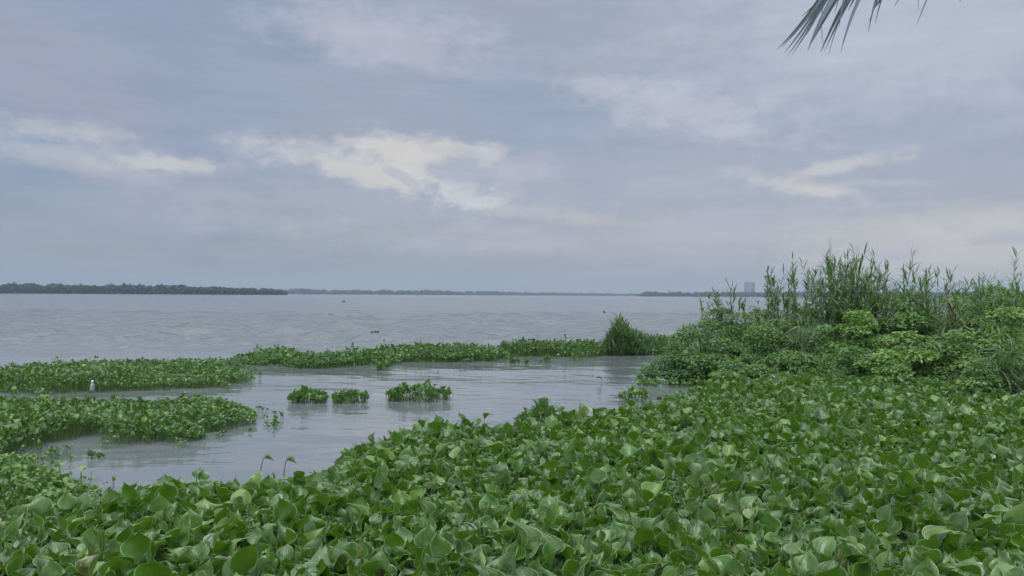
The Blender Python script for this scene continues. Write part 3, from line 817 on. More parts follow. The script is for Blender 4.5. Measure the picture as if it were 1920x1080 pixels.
# ------------------------------------------------------------------ bank vegetation
def ovate(nu, nv, w0, bend, fold=0.2):
    v = []; uv = []
    for j in range(nv):
        t = 0.01 + 0.98 * j / (nv - 1)
        w = w0 * math.sin(PI * t ** 0.8) ** 0.9 + 0.004
        for i in range(nu):
            u = -1 + 2 * i / (nu - 1)
            v.append((u * w, t, abs(u) * w * fold - bend * t * t)); uv.append((u, t, 0))
    return np.array(v), grid_faces(nu, nv), np.array(uv)
OV = [ovate(3, 4, 0.34, 0.3), ovate(3, 4, 0.42, 0.15), ovate(3, 4, 0.28, 0.45)]
LANCE = [ovate(3, 5, 0.085, 0.35), ovate(3, 5, 0.075, 0.7), ovate(3, 5, 0.07, 0.12)]
BLADE = [ovate(2, 6, 0.022, 0.5), ovate(2, 6, 0.018, 0.2), ovate(2, 6, 0.02, 0.9)]

def shrub(label, px, dist, top_py, wpx, seed, name='shrub', tone=0.4, leaf=0.075, kind='ovate', n=2600, depth=None, lumps=14, droop=0.25, basez=0.1, bright=0.25, cat='shrub', group=None):
    rng = np.random.default_rng(seed)
    if kind == 'ovate': leaf, n = leaf * 0.74, int(n * 1.6)
    top = Q(px, top_py, dist)
    cx, cy, tz = float(top[0]), dist, float(top[2])
    w = wpx / F * dist * 0.5
    dp = depth or w * 0.8
    h = tz - basez
    e = empty(name, (cx, cy, basez))
    tag(e, label, cat, group)
    # sub-clumps that fill a dome
    C = []
    while len(C) < lumps:
        u, v_, t = rng.uniform(-1, 1), rng.uniform(-1, 1), rng.uniform(0.1, 0.9)
        if u * u + v_ * v_ < (1 - t * t) * 1.0 + 0.05: C.append((u * w * 0.85, v_ * dp * 0.85, t * h * 0.86))
    for q in range(7):          # a skirt that reaches the ground in front
        a_ = PI + PI * (q + rng.random()) / 7
        C.append((math.cos(a_) * w * 0.8, math.sin(a_) * dp * 0.8, h * rng.uniform(0.02, 0.22)))
    C.append((0, 0, h * 0.85))
    C = np.array(C)
    rr = rng.uniform(0.22, 0.40, len(C)) * min(max(w, 0.4), h, 1.0)
    rr[-1] = h * 0.16
    wt = rr ** 2; wt /= wt.sum()
    idx = rng.choice(len(C), n, p=wt)
    dv = rng.normal(size=(n, 3)); dv /= np.linalg.norm(dv, axis=1, keepdims=True)
    dv[:, 2] = np.abs(dv[:, 2]) * 0.9 - 0.15
    rad = rr[idx] * rng.uniform(0.55, 1.05, n) ** 0.6
    P0 = C[idx] + dv * rad[:, None] * np.array([1.15, 1.15, 0.85])
    P0[:, 2] = np.clip(P0[:, 2], 0.02, None)
    az = np.arctan2(-dv[:, 0], dv[:, 1]) + rng.normal(0, 0.7, n)
    elv = rng.normal(0.15 - droop, 0.45, n)
    ct = rng.normal(0, 0.12, len(C))
    tn = np.clip(tone - (0.08 if px < 1480 else 0.02) + ct[idx] + rng.normal(0, 0.10, n), 0, 1)
    k = (rng.random(n) < bright * 0.3); tn[k] = np.clip(tn[k] + 0.25, 0, 1)
    L = leaf * rng.uniform(0.6, 1.3, n)
    lb = Batch()
    tp = {'ovate': OV, 'lance': LANCE, 'blade': BLADE}[kind]
    wh = rng.integers(0, len(tp), n)
    M = frames(az, elv, rng.normal(0, 0.4, n)) * L[:, None, None]
    for t in range(3):
        s = wh == t
        lb.inst(tp[t], M[s], P0[s], tn[s])
    q = 26                       # young shoots that break the outline
    ci = rng.integers(0, len(C), q)
    b0 = C[ci] + np.stack([rng.normal(0, .4, q) * rr[ci], rng.normal(0, .4, q) * rr[ci], rr[ci] * .7], -1)
    dr = np.stack([rng.normal(0, .35, q), rng.normal(0, .3, q), np.ones(q)], -1); sl = rng.uniform(.12, .34, q)
    tt = np.tile(np.linspace(.1, 1, 11), q); qi = np.repeat(np.arange(q), 11)
    pb = b0[qi] + dr[qi] * (sl[qi] * tt)[:, None]
    M = frames(rng.uniform(0, 6.28, len(qi)), rng.normal(.5, .3, len(qi))) * (leaf * (1.1 - .45 * tt))[:, None, None]
    lb.inst(tp[0], M, pb, np.clip(tone + .12 + rng.normal(0, .08, len(qi)), 0, 1))
    lb.build('foliage', M_REED if kind != 'ovate' else M_SHRUB, e)
    sb = Batch()
    K = len(C)
    root = np.stack([rng.normal(0, w * 0.12, K), rng.normal(0, dp * 0.12, K), np.full(K, -0.12)], -1)
    mid = root * 0.5 + C * 0.5 + np.array([0, 0, h * 0.12])
    tubes(sb, bez(root, mid, C, 7), np.linspace(0.014, 0.004, 7)[None].repeat(K, 0), np.full(K, .5), 5)
    sb.build('branches', M_WOOD, e)
    return e

SH = [
 # label, px, dist, top, width, tone, leaf, kind, n, bright
 ('low dark green bush at the water edge, outermost of the bank growth', 1268, 13.9, 655, 120, .30, .065, 'ovate', 2600, .2),
 ('rounded dark bush overhanging the cove beside the outermost bush', 1330, 14.0, 606, 160, .32, .065, 'ovate', 3600, .2),
 ('dark bush below the forked dead twig', 1390, 14.6, 594, 150, .30, .065, 'ovate', 3600, .2),
 ('mid green bush in front of the tall dense cane stand', 1460, 14.2, 606, 150, .42, .07, 'ovate', 3600, .3),
 ('low mid green bush between cove bushes and hyacinth carpet', 1400, 12.9, 668, 150, .40, .065, 'ovate', 3000, .3),
 ('pale green bush with fresh shoots near the foot of the canes', 1545, 13.6, 618, 150, .55, .07, 'ovate', 3400, .5),
 ('dark broad bush low behind the middle of the carpet', 1500, 12.6, 664, 160, .34, .07, 'ovate', 3200, .2),
 ('bright yellow green bush at the right of the cane stand foot', 1610, 13.4, 590, 130, .68, .075, 'ovate', 3200, .6),
 ('dark bush low in the middle of the right bank', 1600, 12.0, 655, 150, .33, .07, 'ovate', 3200, .2),
 ('leafy vine covered mound of bright green broad leaves', 1700, 11.6, 622, 170, .72, .085, 'ovate', 3200, .7),
 ('dark green bush directly behind the bright vine mound', 1690, 14.2, 570, 180, .42, .075, 'ovate', 3600, .3),
 ('low bright green bush where bank meets carpet below the vine mound', 1670, 11.0, 690, 90, .62, .07, 'ovate', 1500, .5),
 ('tall mid green bush under the sparse tall canes', 1790, 13.8, 560, 180, .50, .075, 'ovate', 3800, .4),
 ('broad green bush right of the vine mound', 1800, 11.4, 620, 170, .58, .08, 'ovate', 3400, .5),
 ('light green bush with drooping tips at the right edge of the view', 1890, 11.0, 575, 170, .66, .085, 'ovate', 3600, .5),
 ('large dark bush filling the right background', 1900, 14.5, 548, 220, .44, .08, 'ovate', 4200, .3),
 ('low dark bush meeting the carpet at lower right', 1830, 10.0, 690, 130, .42, .07, 'ovate', 2200, .3),
 ('tall leafy bush high on the skyline under the nodding lone cane', 1860, 15.2, 540, 200, .52, .08, 'ovate', 4200, .4),
 ('mid green bush under the medium canes right of the thick stand', 1715, 15.0, 556, 150, .50, .08, 'ovate', 3400, .4),
 ('dark bush directly under the forked dead twig and low canes, on the outer back bank', 1352, 15.2, 585, 100, .34, .075, 'ovate', 2600, .2),
 ('bush behind the outer bushes, between dead twig and narrow cane stand', 1425, 15.2, 588, 110, .40, .075, 'ovate', 2600, .3),
 ('pale green bush closing the gap between the two cane stands', 1512, 15.0, 586, 100, .50, .075, 'ovate', 2600, .4),
 ('bush in front of the thick cane stand, left of the yellow green one', 1570, 14.6, 572, 110, .45, .075, 'ovate', 2800, .3),
 ('mid green bush rising into the foot of the tall sparse cane', 1655, 14.8, 560, 120, .48, .075, 'ovate', 2800, .3),
 ('bush half outside the view at the far right', 2010, 11.5, 560, 240, .50, .08, 'ovate', 3800, .3),
]
for i, (lb_, px, dist, top, w, tone, leaf, kd, n, br) in enumerate(SH):
    if dist > 13.0 and px > 1300: top -= 15
    if dist <= 13.0: top -= 8
    shrub(lb_, px, dist, top, w, 200 + i, tone=tone, leaf=leaf, kind=kd, n=n, bright=br)
shrub('drooping narrow leaved shrub at the outer end of the cane stand', 1340, 15.6, 588, 70, 240, name='willow_shrub', tone=.25, leaf=.20, kind='lance', n=420, droop=.35, lumps=9)
shrub('dense narrow leaved thicket inside the thick tall cane stand', 1605, 15.6, 546, 140, 245, name='cane_thicket', tone=.22, leaf=.18, kind='lance', n=2200, droop=-.6, lumps=26, cat='thicket')
shrub('narrow leaved thicket at the foot of the canes beside the tower', 1460, 15.8, 566, 110, 246, name='cane_thicket', tone=.25, leaf=.18, kind='lance', n=1500, droop=-.6, lumps=20, cat='thicket')
shrub('narrow leaved thicket below the medium and sparse tall canes', 1710, 15.4, 545, 150, 247, name='cane_thicket', tone=.3, leaf=.18, kind='lance', n=2000, droop=-.6, lumps=22, cat='thicket')
shrub('long even thicket along the right skyline below the short canes', 1870, 15.6, 536, 230, 248, name='cane_thicket', tone=.35, leaf=.17, kind='lance', n=2800, droop=-.6, lumps=30, cat='thicket')
shrub('tussock of long arching grass in front of the right hand bush', 1885, 10.2, 650, 110, 241, name='grass_tussock', tone=.65, leaf=.32, kind='blade', n=700, droop=-.2, lumps=8, cat='grass')
shrub('tussock of arching grass low in front of the dark middle bushes', 1500, 13.0, 600, 80, 242, name='grass_tussock', tone=.6, leaf=.26, kind='blade', n=420, droop=-.5, lumps=6, cat='grass')
shrub('narrow grass tussock between vine mound and right hand bush', 1790, 12.6, 590, 70, 243, name='grass_tussock', tone=.7, leaf=.3, kind='blade', n=380, droop=-.5, lumps=6, cat='grass')

def undergrowth():
    rng = np.random.default_rng(300)
    X, Y = scatter(BANK, 0.055, rng, 0.15)
    k = (np.abs(X) < Y * 0.80) & (Y < 22) & (edge_dist(X, Y, BANK) > 0.0)
    X, Y = X[k], Y[k]; N = len(X)
    d = edge_dist(X, Y, BANK)
    hmax = np.clip(0.18 + d * 0.45, 0, 0.85)
    z = 0.1 + hmax * (0.45 + 0.55 * rng.random(N)) * (0.55 + 0.9 * fbm(X * 1.7, Y * 1.7, 3))
    b = Batch()
    L = rng.uniform(0.05, 0.10, N)
    tn = np.clip(0.38 + (fbm(X * 0.9 + 9, Y * 0.9, 3) - .45) * 1.2 + rng.normal(0, .1, N), 0, 1)
    M = frames(rng.uniform(0, 6.28, N), rng.normal(0, 0.5, N), rng.normal(0, .4, N)) * L[:, None, None]
    b.inst(OV[1], M, np.stack([X, Y, z], -1), tn)
    for q in range(2):
        M = frames(rng.uniform(0, 6.28, N), rng.normal(0, 0.5, N), rng.normal(0, .4, N)) * L[:, None, None]
        b.inst(OV[q], M, np.stack([X + rng.normal(0, .04, N), Y + rng.normal(0, .04, N), z * rng.uniform(0.2, .95, N)], -1), tn)
    tag(b.build('undergrowth', M_SHRUB), 'tangled low green undergrowth covering the bank between the bushes', 'undergrowth', kind='stuff')
undergrowth()

# reeds ---------------------------------------------------------------
def make_reed(seed, H, nleaf, llen, tight):
    """a unit reed: stem + leaves meshes, base at the origin"""
    rng = np.random.default_rng(seed)
    lean = rng.normal(0, 0.15, 2) * H
    def at(t): return np.array([lean[0] * t * t, lean[1] * t * t, H * t])
    K = 9
    pts = np.array([[at(t) for t in np.linspace(0, 1, K)]])
    sb = Batch(); tubes(sb, pts, np.linspace(0.007, 0.0018, K)[None], np.array([.5]), 5)
    lb = Batch()
    t = np.sort(rng.uniform(0.25, 0.98, nleaf)); t[-1] = 0.99; t[-2] = 0.97
    side = np.arange(nleaf) % 2 * PI + rng.normal(0, 0.5, nleaf) + rng.random() * 6
    elv = R_(38) + t * R_(26) * tight + rng.normal(0, 0.25, nleaf)
    L = llen * rng.uniform(0.7, 1.2, nleaf) * (1.0 - 0.45 * np.maximum(t - .5, 0))
    B = np.array([at(a) for a in t])
    M = frames(side, elv, rng.normal(0, .3, nleaf)) * L[:, None, None]
    tn = np.clip(rng.normal(.42 if seed != 405 else .95, .18, nleaf), 0, 1)
    wh = rng.integers(0, 3, nleaf)
    for q in range(3):
        s = wh == q
        if s.any(): lb.inst(LANCE[q], M[s], B[s], tn[s])
    return sb, lb
PROTO = []
for i in range(9):
    sb, lb = make_reed(400 + i, 1.0, [34, 40, 30, 36, 44, 28, 18, 16, 40][i], [.16, .14, .16, .13, .13, .15, .14, .15, .13][i], 1)
    PROTO.append((sb, lb))
REEDM = []
def reed(label, px, top_py, dist, var, group=None, name='reed', sx=None, rot=None, rs=None):
    top = Q(px, top_py, dist)
    base = 0.08
    H = float(top[2]) - base
    e = empty(name, (float(top[0]), dist, base))
    tag(e, label, 'reed', group)
    e.scale = (sx or 1.0 * H ** 0.5, sx or 1.0 * H ** 0.5, H)
    e.rotation_euler.z = rot if rot is not None else rs.uniform(0, 6.28)
    st, lv = REED_OBJ[var]
    for src in (st, lv):
        if src.parent is None:
            src.parent = e; COL.objects.link(src)
        else:
            c = src.copy(); COL.objects.link(c); c.parent = e
    return e
REED_OBJ = {}
for i, (sb, lb) in enumerate(PROTO):
    a = sb.build('stem', M_CANE); b_ = lb.build('leaves', M_REED)
    COL.objects.unlink(a); COL.objects.unlink(b_)
    REED_OBJ[i] = (a, b_)
rr = random.Random(11)
# tall ones that stand out on the skyline
reed('tallest dense cane of the narrow stand just right of the far tower', 1493, 480, 15.0, 4, rs=rr, sx=1.15)
reed('thin bare topped cane rising highest above the thick cane stand', 1569, 455, 15.2, 6, rs=rr, sx=0.5)
reed('tall leafy cane at the centre of the thick stand', 1617, 470, 14.6, 8, rs=rr, sx=1.3)
reed('tall sparse cane with few upright leaves, right of the thick stand', 1721, 466, 14.0, 7, rs=rr)
reed('medium cane left of the tall sparse one', 1686, 486, 14.2, 5, rs=rr)
reed('medium leafy cane right of the tall sparse one', 1745, 512, 14.0, 2, rs=rr)
reed('lone tall cane with nodding leaves near the right edge', 1888, 474, 13.4, 6, rs=rr, sx=1.3)
reed('thin cane at the very right edge of the skyline', 1912, 497, 13.6, 7, rs=rr)
reed('leafy cane on the left side of the thick stand', 1541, 488, 15.0, 1, rs=rr)
reed('cane with broad leaves at the left of the narrow stand', 1449, 508, 15.2, 3, rs=rr)
reed('cane with a feathery tip between narrow and thick stands', 1590, 478, 15.0, 0, rs=rr)
def stand(label, group, x0, x1, tops, n, d0, d1, vs):
    for i in range(n):
        px = x0 + (x1 - x0) * (i + rr.random()) / n
        t = (px - x0) / (x1 - x0) * (len(tops) - 1)
        j = min(int(t), len(tops) - 2)
        tp = tops[j] * (1 - (t - j)) + tops[j + 1] * (t - j) + rr.uniform(-8, 52)
        reed(label, px, tp, rr.uniform(d0, d1), rr.choice(vs), group, rs=rr)
stand('cane of the low sparse group in front of the far shore, left of the tower', 'low canes left of the tower', 1325, 1432, [562, 552, 566, 558], 24, 14.6, 16.4, [0, 1, 3, 8])
stand('cane of the narrow group just right of the tower', 'canes right of the tower', 1436, 1508, [520, 512, 516, 500, 510], 26, 14.4, 16.2, [1, 3, 4, 8])
stand('cane in the thick tall stand at the middle of the bank', 'canes of the thick tall stand', 1528, 1662, [510, 488, 482, 480, 492, 515], 84, 14.0, 16.2, [0, 1, 3, 4, 5, 8])
stand('cane of the loose group between thick stand and right background bush', 'loose canes right of the thick stand', 1664, 1775, [525, 512, 520, 528], 34, 13.6, 15.6, [0, 2, 5, 8, 3])
stand('short cane of the even row along the right skyline', 'short canes along the right skyline', 1778, 1990, [536, 528, 532, 522, 526], 70, 13.2, 15.8, [1, 3, 8, 4, 5])
stand('short cane at the foot of the open gap between the stands', 'short canes in the gap', 1505, 1532, [578, 570], 7, 14.2, 15.4, [3, 8])

# small reed clump at the mouth of the cove
def reed_clump():
    rng = np.random.default_rng(500)
    c = P(1172, 666)
    e = empty('reed_clump', (float(c[0]), float(c[1]) + .3, 0))
    tag(e, 'small dense dark reed clump standing in the water at the cove mouth', 'reeds')
    N = 3000
    x = rng.normal(0, 0.24, N); y = rng.normal(0, 0.22, N)
    top = (1.0 * np.exp(-((x + 0.10) / 0.36) ** 2) + .12) * (0.45 + 0.9 * fbm(x * 9 + 40, y * 9 + 40, 2)) * rng.uniform(0.7, 1.15, N)
    z = top * rng.uniform(0.02, 0.85, N)
    lb = Batch()
    az = np.arctan2(-x, y) + rng.normal(0, 1.0, N)
    M = frames(az, rng.normal(1.2, 0.25, N), rng.normal(0, .4, N)) * (rng.uniform(0.10, 0.26, N))[:, None, None]
    tn = np.clip(rng.normal(.42, .2, N), 0, 1)
    wh = rng.integers(0, 3, N)
    for q in range(3):
        s = wh == q; lb.inst(LANCE[q], M[s], np.stack([x, y, z], -1)[s], tn[s])
    lb.build('leaves', M_REED, e)
    K = 200
    k = rng.choice(N, K)
    sb = Batch()
    r0 = np.stack([x[k], y[k], np.full(K, -.15)], -1); r2 = np.stack([x[k] * 1.2, y[k] * 1.2, top[k] * 0.9], -1)
    tubes(sb, bez(r0, (r0 + r2) / 2, r2, 4), np.linspace(.005, .002, 4)[None].repeat(K, 0), np.full(K, .5), 4)
    sb.build('stems', M_CANE, e)
    c = P(1215, 664)
    e = empty('reed_clump', (float(c[0]), float(c[1]) + .3, 0))
    tag(e, 'lower thin reeds growing right of the dense dark reed clump', 'reeds')
    N = 520
    x = rng.uniform(-.55, .75, N); y = rng.normal(0, 0.22, N)
    top = (0.62 - 0.22 * (x + .5)) * rng.uniform(0.4, 1.1, N)
    lb = Batch()
    M = frames(rng.uniform(0, 6.28, N), rng.normal(1.3, 0.15, N), rng.normal(0, .4, N)) * (rng.uniform(0.2, 0.36, N))[:, None, None]
    z = np.maximum(top - 0.25, 0.0)
    lb.inst(LANCE[2], M, np.stack([x, y, z], -1), np.clip(rng.normal(.4, .15, N), 0, 1))
    lb.build('leaves', M_REED, e)
    k = rng.choice(N, 90); sb = Batch(); K = 90
    r0 = np.stack([x[k], y[k], np.full(K, -.15)], -1); r2 = np.stack([x[k], y[k], top[k]], -1)
    tubes(sb, bez(r0, (r0 + r2) / 2, r2, 4), np.linspace(.004, .002, 4)[None].repeat(K, 0), np.full(K, .5), 4)
    sb.build('stems', M_CANE, e)
    # the thin bent stalk with a seed head that leans out to the left
    c = P(1160, 662)
    e = empty('bent_stalk', (float(c[0]), float(c[1]) + .2, 0))
    tag(e, 'thin bent stalk with a small seed head leaning left out of the reed clump', 'stalk')
    tip = Q(1133, 585, c[1] + .2) - np.array([c[0], c[1] + .2, 0])
    sb = Batch(); r0 = np.array([[0, 0, -.1]]); r2 = tip[None]
    tubes(sb, bez(r0, np.array([[0.0, 0, tip[2] * .7]]), r2, 8), np.linspace(.006, .003, 8)[None], np.array([.5]), 5)
    sb.build('stem', M_CANE, e)
    hb = Batch(); tubes(hb, bez(r2 + [[.03, 0, -.02]], r2, r2 + [[-.04, 0, .03]], 5), np.array([[.004, .02, .026, .018, .003]]), np.array([.5]), 7)
    hb.build('seed_head', M_BUD, e)
reed_clump()

def dead_twig():
    b0 = Q(1372, 600, 14.8)
    e = empty('dead_twig', (float(b0[0]), 14.8, 0.1))
    tag(e, 'bare forked dead twig sticking up before the far shore, left of the tower', 'twig')
    def rel(px, py): q = Q(px, py, 14.8); return np.array([q[0] - b0[0], 0.0, q[2] - 0.1])
    paths = [([rel(1372, 660) * [1, 1, 0], rel(1373, 600), rel(1370, 560), rel(1370, 543), rel(1364, 530), rel(1361, 519)], .012, .003),
             ([rel(1370, 546), rel(1373, 535), rel(1374, 525)], .006, .003),
             ([rel(1366, 534), rel(1362, 527), rel(1357, 520)], .004, .002),
             ([rel(1370, 555), rel(1364, 545), rel(1360, 540)], .004, .002),
             ([rel(1372, 580), rel(1376, 565), rel(1381, 560)], .004, .002)]
    for p, r0, r1 in paths:
        sb = Batch(); p = np.array(p)[None]
        tubes(sb, p, np.linspace(r0, r1, p.shape[1])[None], np.array([.5]), 6)
        sb.build('branch', M_WOOD, e)
dead_twig()

def plume():
    a = Q(1800, 625, 11.6); t = Q(1772, 545, 11.6)
    e = empty('reed_with_plume', (float(a[0]) + .1, 11.6, 0.1))
    tag(e, 'leaning reed with a blurred reddish brown seed plume before the right bushes', 'reed')
    o = np.array([a[0] + .1, 11.6, 0.1])
    sb = Batch(); r0 = np.zeros((1, 3)); r1 = (a - o)[None]; r2 = (t - o)[None]
    tubes(sb, bez(r0, r1, r2, 8), np.linspace(.008, .003, 8)[None], np.array([.5]), 5); sb.build('stem', M_CANE, e)
    rng = np.random.default_rng(8); N = 60
    s = rng.uniform(0.1, 1, N)[:, None]; B = (a - o) * (1 - s) + (t - o) * s
    hb = Batch(); ax = math.atan2(-(t - a)[0], 0.01)
    M = frames(np.full(N, PI / 2) + rng.normal(0, .9, N), rng.normal(1.0, .25, N)) * (rng.uniform(.06, .16, N))[:, None, None]
    hb.inst(LANCE[0], M, B, rng.random(N)); hb.build('seed_plume', M_PLUME, e)
plume()

# ------------------------------------------------------------------ palm frond overhead
def frond():
    D = 3.3
    def q(px, py, dd=0.0): return Q(px, py, D + dd)
    tip = q(1590, -95, 0.0); root = q(2350, -420, 0.6)
    e = empty('palm_frond', tuple(map(float, tip)))
    tag(e, 'grey green palm frond tip hanging into the top right of the sky', 'palm frond')
    o = np.array(tip)
    mid = q(1900, -190, 0.2)
    rp = bez(tip[None] - o, (mid * 1.0)[None] - o, root[None] - o, 14)
    rb = Batch(); tubes(rb, rp, np.linspace(0.004, 0.022, 14)[None], np.array([.5]), 7)
    rb.build('rachis', M_CANE, e)
    def on_rachis(t): return (tip * (1 - t) ** 2 + mid * 2 * t * (1 - t) + root * t * t)
    # (t on the rachis, x at the frame top, tip x, tip y, width m)
    L = [(.00, 1534, 1457, 93, .022), (.004, 1538, 1466, 88, .016), (.008, 1541, 1471, 99, .018), (.012, 1545, 1477, 104, .016), (.016, 1548, 1485, 103, .014), (.02, 1536, 1502, 31, .014),
         (.07, 1558, 1514, 96, .034), (.08, 1566, 1522, 80, .026), (.05, 1550, 1512, 66, .012), (.12, 1586, 1538, 99, .026), (.125, 1592, 1548, 92, .020), (.10, 1545, 1546, 97, .005), (.13, 1590, 1553, 104, .009), (.135, 1582, 1574, 52, .020),
         (.16, 1609, 1576, 99, .028), (.09, 1572, 1565, 26, .010), (.15, 1600, 1590, 20, .02), (.20, 1642, 1628, 60, .018), (.22, 1650, 1634, 22, .026), (.23, 1652, 1641, 44, .014), (.21, 1645, 1630, 40, .016), (.28, 1684, 1676, 13, .012),
         (.34, 1737, 1719, 46, .014), (.35, 1722, 1722, 20, .006), (.42, 1801, 1799, 4, .014), (.48, 1850, 1848, -14, .016), (.55, 1920, 1915, -25, .02), (.62, 2000, 1990, -20, .02),
         (.7, 2080, 2070, 0, .02), (.78, 2170, 2160, -30, .02)]
    rng = np.random.default_rng(77)
    for t, fx, tx, ty, w in L:
        a = on_rachis(t); dd = rng.uniform(-.12, .12)
        b_ = q(fx, 0 if ty > 0 else ty - 60, dd * .5); c = q(tx, ty, dd)
        n = 12; lb = Batch(); v = []; uv = []
        # quadratic through a, b_, c
        ts = np.linspace(0, 1, n)
        l1 = np.linalg.norm(b_ - a); l2 = np.linalg.norm(c - b_); k = l1 / (l1 + l2 + 1e-6)
        k = min(max(k, .15), .85)
        ctl = (b_ - a * (1 - k) ** 2 - c * k * k) / (2 * k * (1 - k))
        for s in ts:
            p = a * (1 - s) ** 2 + ctl * 2 * s * (1 - s) + c * s * s - o
            ww = w * 0.38 * (math.sin(PI * min(s * .9 + .12, 1)) ** .6) * (1 - s * .35) + .0006
            tw = .35 * math.sin(s * 3 + t * 30)
            for u in (-1, 0, 1):
                v.append(p + np.array([u * ww * math.cos(tw), u * ww * math.sin(tw), -abs(u) * ww * .45 - u * ww * .3])); uv.append((u, s, 0))
        lb.raw(v, grid_faces(3, n), float(np.clip(rng.normal(.35, .2), 0, 1)), np.array(uv))
        lb.build('leaflet', M_PALM, e)
frond()

# ------------------------------------------------------------------ far shores
def far_forest(label, spec, seed, n, palms=0.05):
    """spec: list of (px, dist, tree height)"""
    rng = np.random.default_rng(seed)
    lf = Batch()
    xs = [s[0] for s in spec]
    U = rng.uniform(xs[0], xs[-1], n)
    D = np.interp(U, xs, [s[1] for s in spec]) + rng.uniform(0, 70, n)
    Hh = np.interp(U, xs, [s[2] for s in spec]) * 1.25 * rng.uniform(0.45, 1.08, n) * (0.70 + .6 * fbm(U * .05, U * .01))
    X = np.array([Q(u, 553, d)[0] for u, d in zip(U, D)])
    tv = OV[1]
    per = 46
    N = n * per
    idx = np.repeat(np.arange(n), per)
    W = rng.uniform(0.28, 0.5, n) * Hh
    dv = rng.normal(size=(N, 3)); dv /= np.linalg.norm(dv, axis=1, keepdims=True)
    r = rng.uniform(0.5, 1.0, N)
    pz = Hh[idx] * (0.55 + 0.42 * dv[:, 2] * r)
    B = np.stack([X[idx] + dv[:, 0] * r * W[idx], D[idx] + dv[:, 1] * r * W[idx], pz], -1)
    M = frames(rng.uniform(0, 6.28, N), rng.normal(0, .6, N), rng.normal(0, .6, N)) * (rng.uniform(.22, .42, N) * Hh[idx])[:, None, None]
    lf.inst(OV[1], M, B - M[:, :, 1] * .5, rng.uniform(0, 1, N))
    # palms that stand above the canopy
    m_ = int(n * palms)
    k = rng.choice(n, m_)
    for i in k:
        h = Hh[i] * rng.uniform(1.12, 1.3)
        nf = 9
        az = rng.uniform(0, 6.28, nf)
        lf.inst(LANCE[1], frames(az, rng.normal(.4, .3, nf)) * (h * .26), np.tile([X[i], D[i] - 2, h], (nf, 1)), rng.random(nf) * .4)
        p = np.array([[[X[i], D[i] - 2, 0], [X[i] + .3, D[i] - 2, h]]]); tubes(lf, p, np.array([[.35, .2]]), np.array([.2]), 4)
    # low scrub that closes the foot of the wood
    S = int((xs[-1] - xs[0]) * 1.6)
    u = rng.uniform(xs[0], xs[-1], S); d = np.interp(u, xs, [s[1] for s in spec]) - 4
    hh = np.interp(u, xs, [s[2] for s in spec])
    B = np.array([Q(a, 553, b) for a, b in zip(u, d)]); B[:, 2] = rng.uniform(-.1, .25, S) * hh
    M = frames(rng.uniform(0, 6.28, S), rng.normal(1.2, .3, S), rng.normal(0, .4, S)) * (hh * rng.uniform(.5, .9, S))[:, None, None]
    lf.inst(OV[1], M, B, rng.uniform(0, .6, S))
    o = lf.build('far_forest', M_FOREST)
    tag(o, label, 'forest', kind='stuff')
far_forest('dark wooded far shore at the left, nearest of the distant woods', [(-260, 960, 9.4), (0, 980, 9.6), (160, 980, 10.2), (350, 1000, 9.0), (440, 1000, 8.0), (500, 1010, 6.6), (537, 1020, 4.6)], 600, 1500, 0.035)
far_forest('long thin blue grey wooded shore in the middle distance', [(500, 2300, 12.5), (700, 2400, 12.5), (900, 2700, 11.5), (1060, 3000, 10), (1150, 3300, 8.5), (1240, 3600, 8)], 601, 1500, 0.01)
far_forest('low wooded shore at the right below the tower', [(1196, 2000, 5), (1215, 1950, 9.5), (1300, 1900, 10), (1420, 1850, 10.5), (1600, 1850, 11), (2100, 1850, 12)], 602, 1400, 0.02)
def shore_land(label, x0, x1, d0, d1, depth):
    def f(u, v):
        px = x0 + (x1 - x0) * u; d = d0 + (d1 - d0) * u + v * depth
        q = Q(px, 553, d)
        z = [-.5, .5, .8, -.5][min(3, int(round(v * 3)))]
        return (float(q[0]), d, z)
    sheet('far_shore_ground', f, 60, 4, M_MUD, label, 'ground')
shore_land('flat muddy ground under the left distant wood', -400, 540, 955, 1015, 300)
shore_land('flat muddy ground under the middle distant wood', 495, 1245, 2290, 3590, 400)
shore_land('flat muddy ground under the right distant wood', 1192, 2200, 1990, 1840, 700)

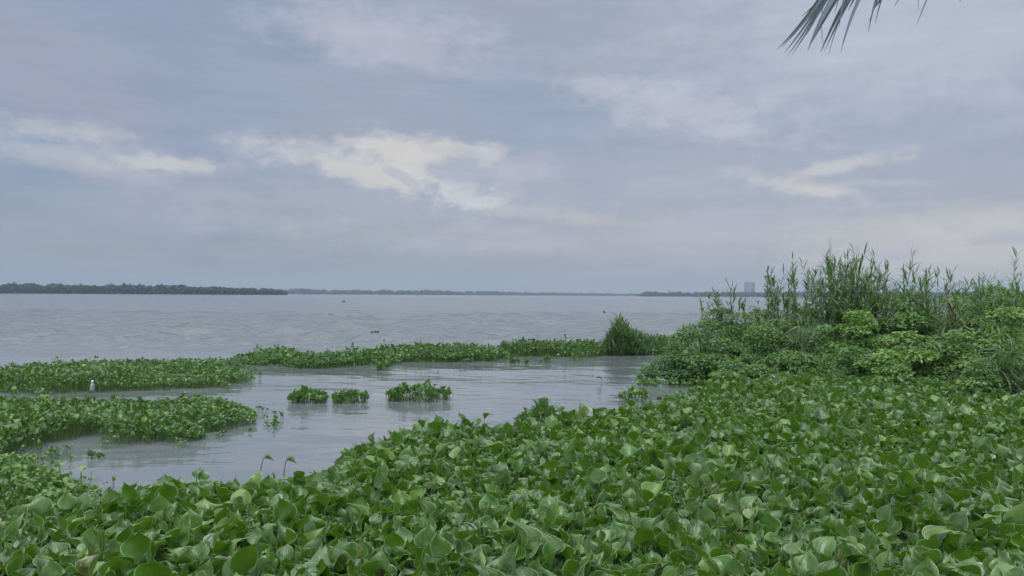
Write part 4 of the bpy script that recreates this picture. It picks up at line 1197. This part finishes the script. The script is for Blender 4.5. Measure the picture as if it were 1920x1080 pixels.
def tower():
    D = 2250.0
    l = Q(1399, 553, D)[0]; r = Q(1415.5, 553, D)[0]; top = Q(1407, 528, D)[2]
    w = r - l; cx = (l + r) / 2; dpt = 20.0
    e = empty('tower_block', (cx, D + dpt / 2, 0))
    tag(e, 'pale blue grey high rise block alone above the far right shore', 'building')
    def box(b, x0, x1, y0, y1, z0, z1):
        v = [(x, y, z) for z in (z0, z1) for x, y in ((x0, y0), (x1, y0), (x1, y1), (x0, y1))]
        b.raw(v, [(0, 1, 5, 4), (1, 2, 6, 5), (2, 3, 7, 6), (3, 0, 4, 7), (4, 5, 6, 7), (3, 2, 1, 0)], .5)
    mw = plain_material('pale_render', (0.19, 0.23, 0.27), (0.24, 0.27, 0.31), .7, .1, 0)
    md = plain_material('blue_glass', (0.06, 0.10, 0.14), (0.10, 0.15, 0.2), .2, .1, 0)
    mg = plain_material('slab_concrete', (0.26, 0.30, 0.31), (0.32, 0.36, 0.36), .7, .1, 0)
    H = float(top)
    b = Batch(); box(b, -w / 2, w / 2, -dpt / 2, dpt / 2, 0, H * .93); box(b, -w * .36, w * .42, -dpt * .3, dpt * .3, H * .93 + .01, H); wall = b.build('wall', mw, e, smooth=False)
    nf = 12; fh = H * .93 / nf
    for k in range(nf):
        b = Batch(); box(b, w * .04, w / 2 + 1.2, -dpt / 2 - 1.6, -dpt / 2 - .01, k * fh + .1, k * fh + 1.2); b.build('balcony', mg, wall, smooth=False)
        for i in range(3):
            b = Batch(); x = -w * .44 + i * w * .16
            box(b, x, x + w * .10, -dpt / 2 - .06, -dpt / 2 + .3, k * fh + fh * .3, k * fh + fh * .85); b.build('window', md, wall, smooth=False)
        b = Batch(); box(b, w * .08, w * .46, -dpt / 2 - .06, -dpt / 2 + .3, k * fh + fh * .35, k * fh + fh * .95); b.build('window', md, wall, smooth=False)
    b = Batch(); box(b, -w * .12, -w * .06, -.5, .5, H, H + 7); b.build('mast', plain_material('red_mast', (0.35, 0.18, 0.16), (0.4, 0.22, 0.2), .6, .5, 0), e, smooth=False)
tower()

# ------------------------------------------------------------------ haze
def haze():
    b = Batch()
    x0, x1, y0, y1, z0, z1 = -4300, 4300, -140, 4150, -2.2, 62
    v = [(x, y, z) for z in (z0, z1) for x, y in ((x0, y0), (x1, y0), (x1, y1), (x0, y1))]
    b.raw(v, [(0, 1, 5, 4), (1, 2, 6, 5), (2, 3, 7, 6), (3, 0, 4, 7), (4, 5, 6, 7), (3, 2, 1, 0)], .5)
    m = bpy.data.materials.new('haze_air'); m.use_nodes = True
    T = NT(m.node_tree); T.n.clear()
    out = T.new('ShaderNodeOutputMaterial'); pv = T.new('ShaderNodeVolumePrincipled')
    pv.inputs['Color'].default_value = (0.45, 0.54, 0.66, 1)
    pv.inputs['Density'].default_value = 0.00024
    pv.inputs['Anisotropy'].default_value = 0.2
    T.l.new(pv.outputs[0], out.inputs['Volume'])
    o = b.build('haze', m, smooth=False)
    tag(o, 'thin bluish haze over the lagoon and far shores', 'haze', kind='stuff')
haze()
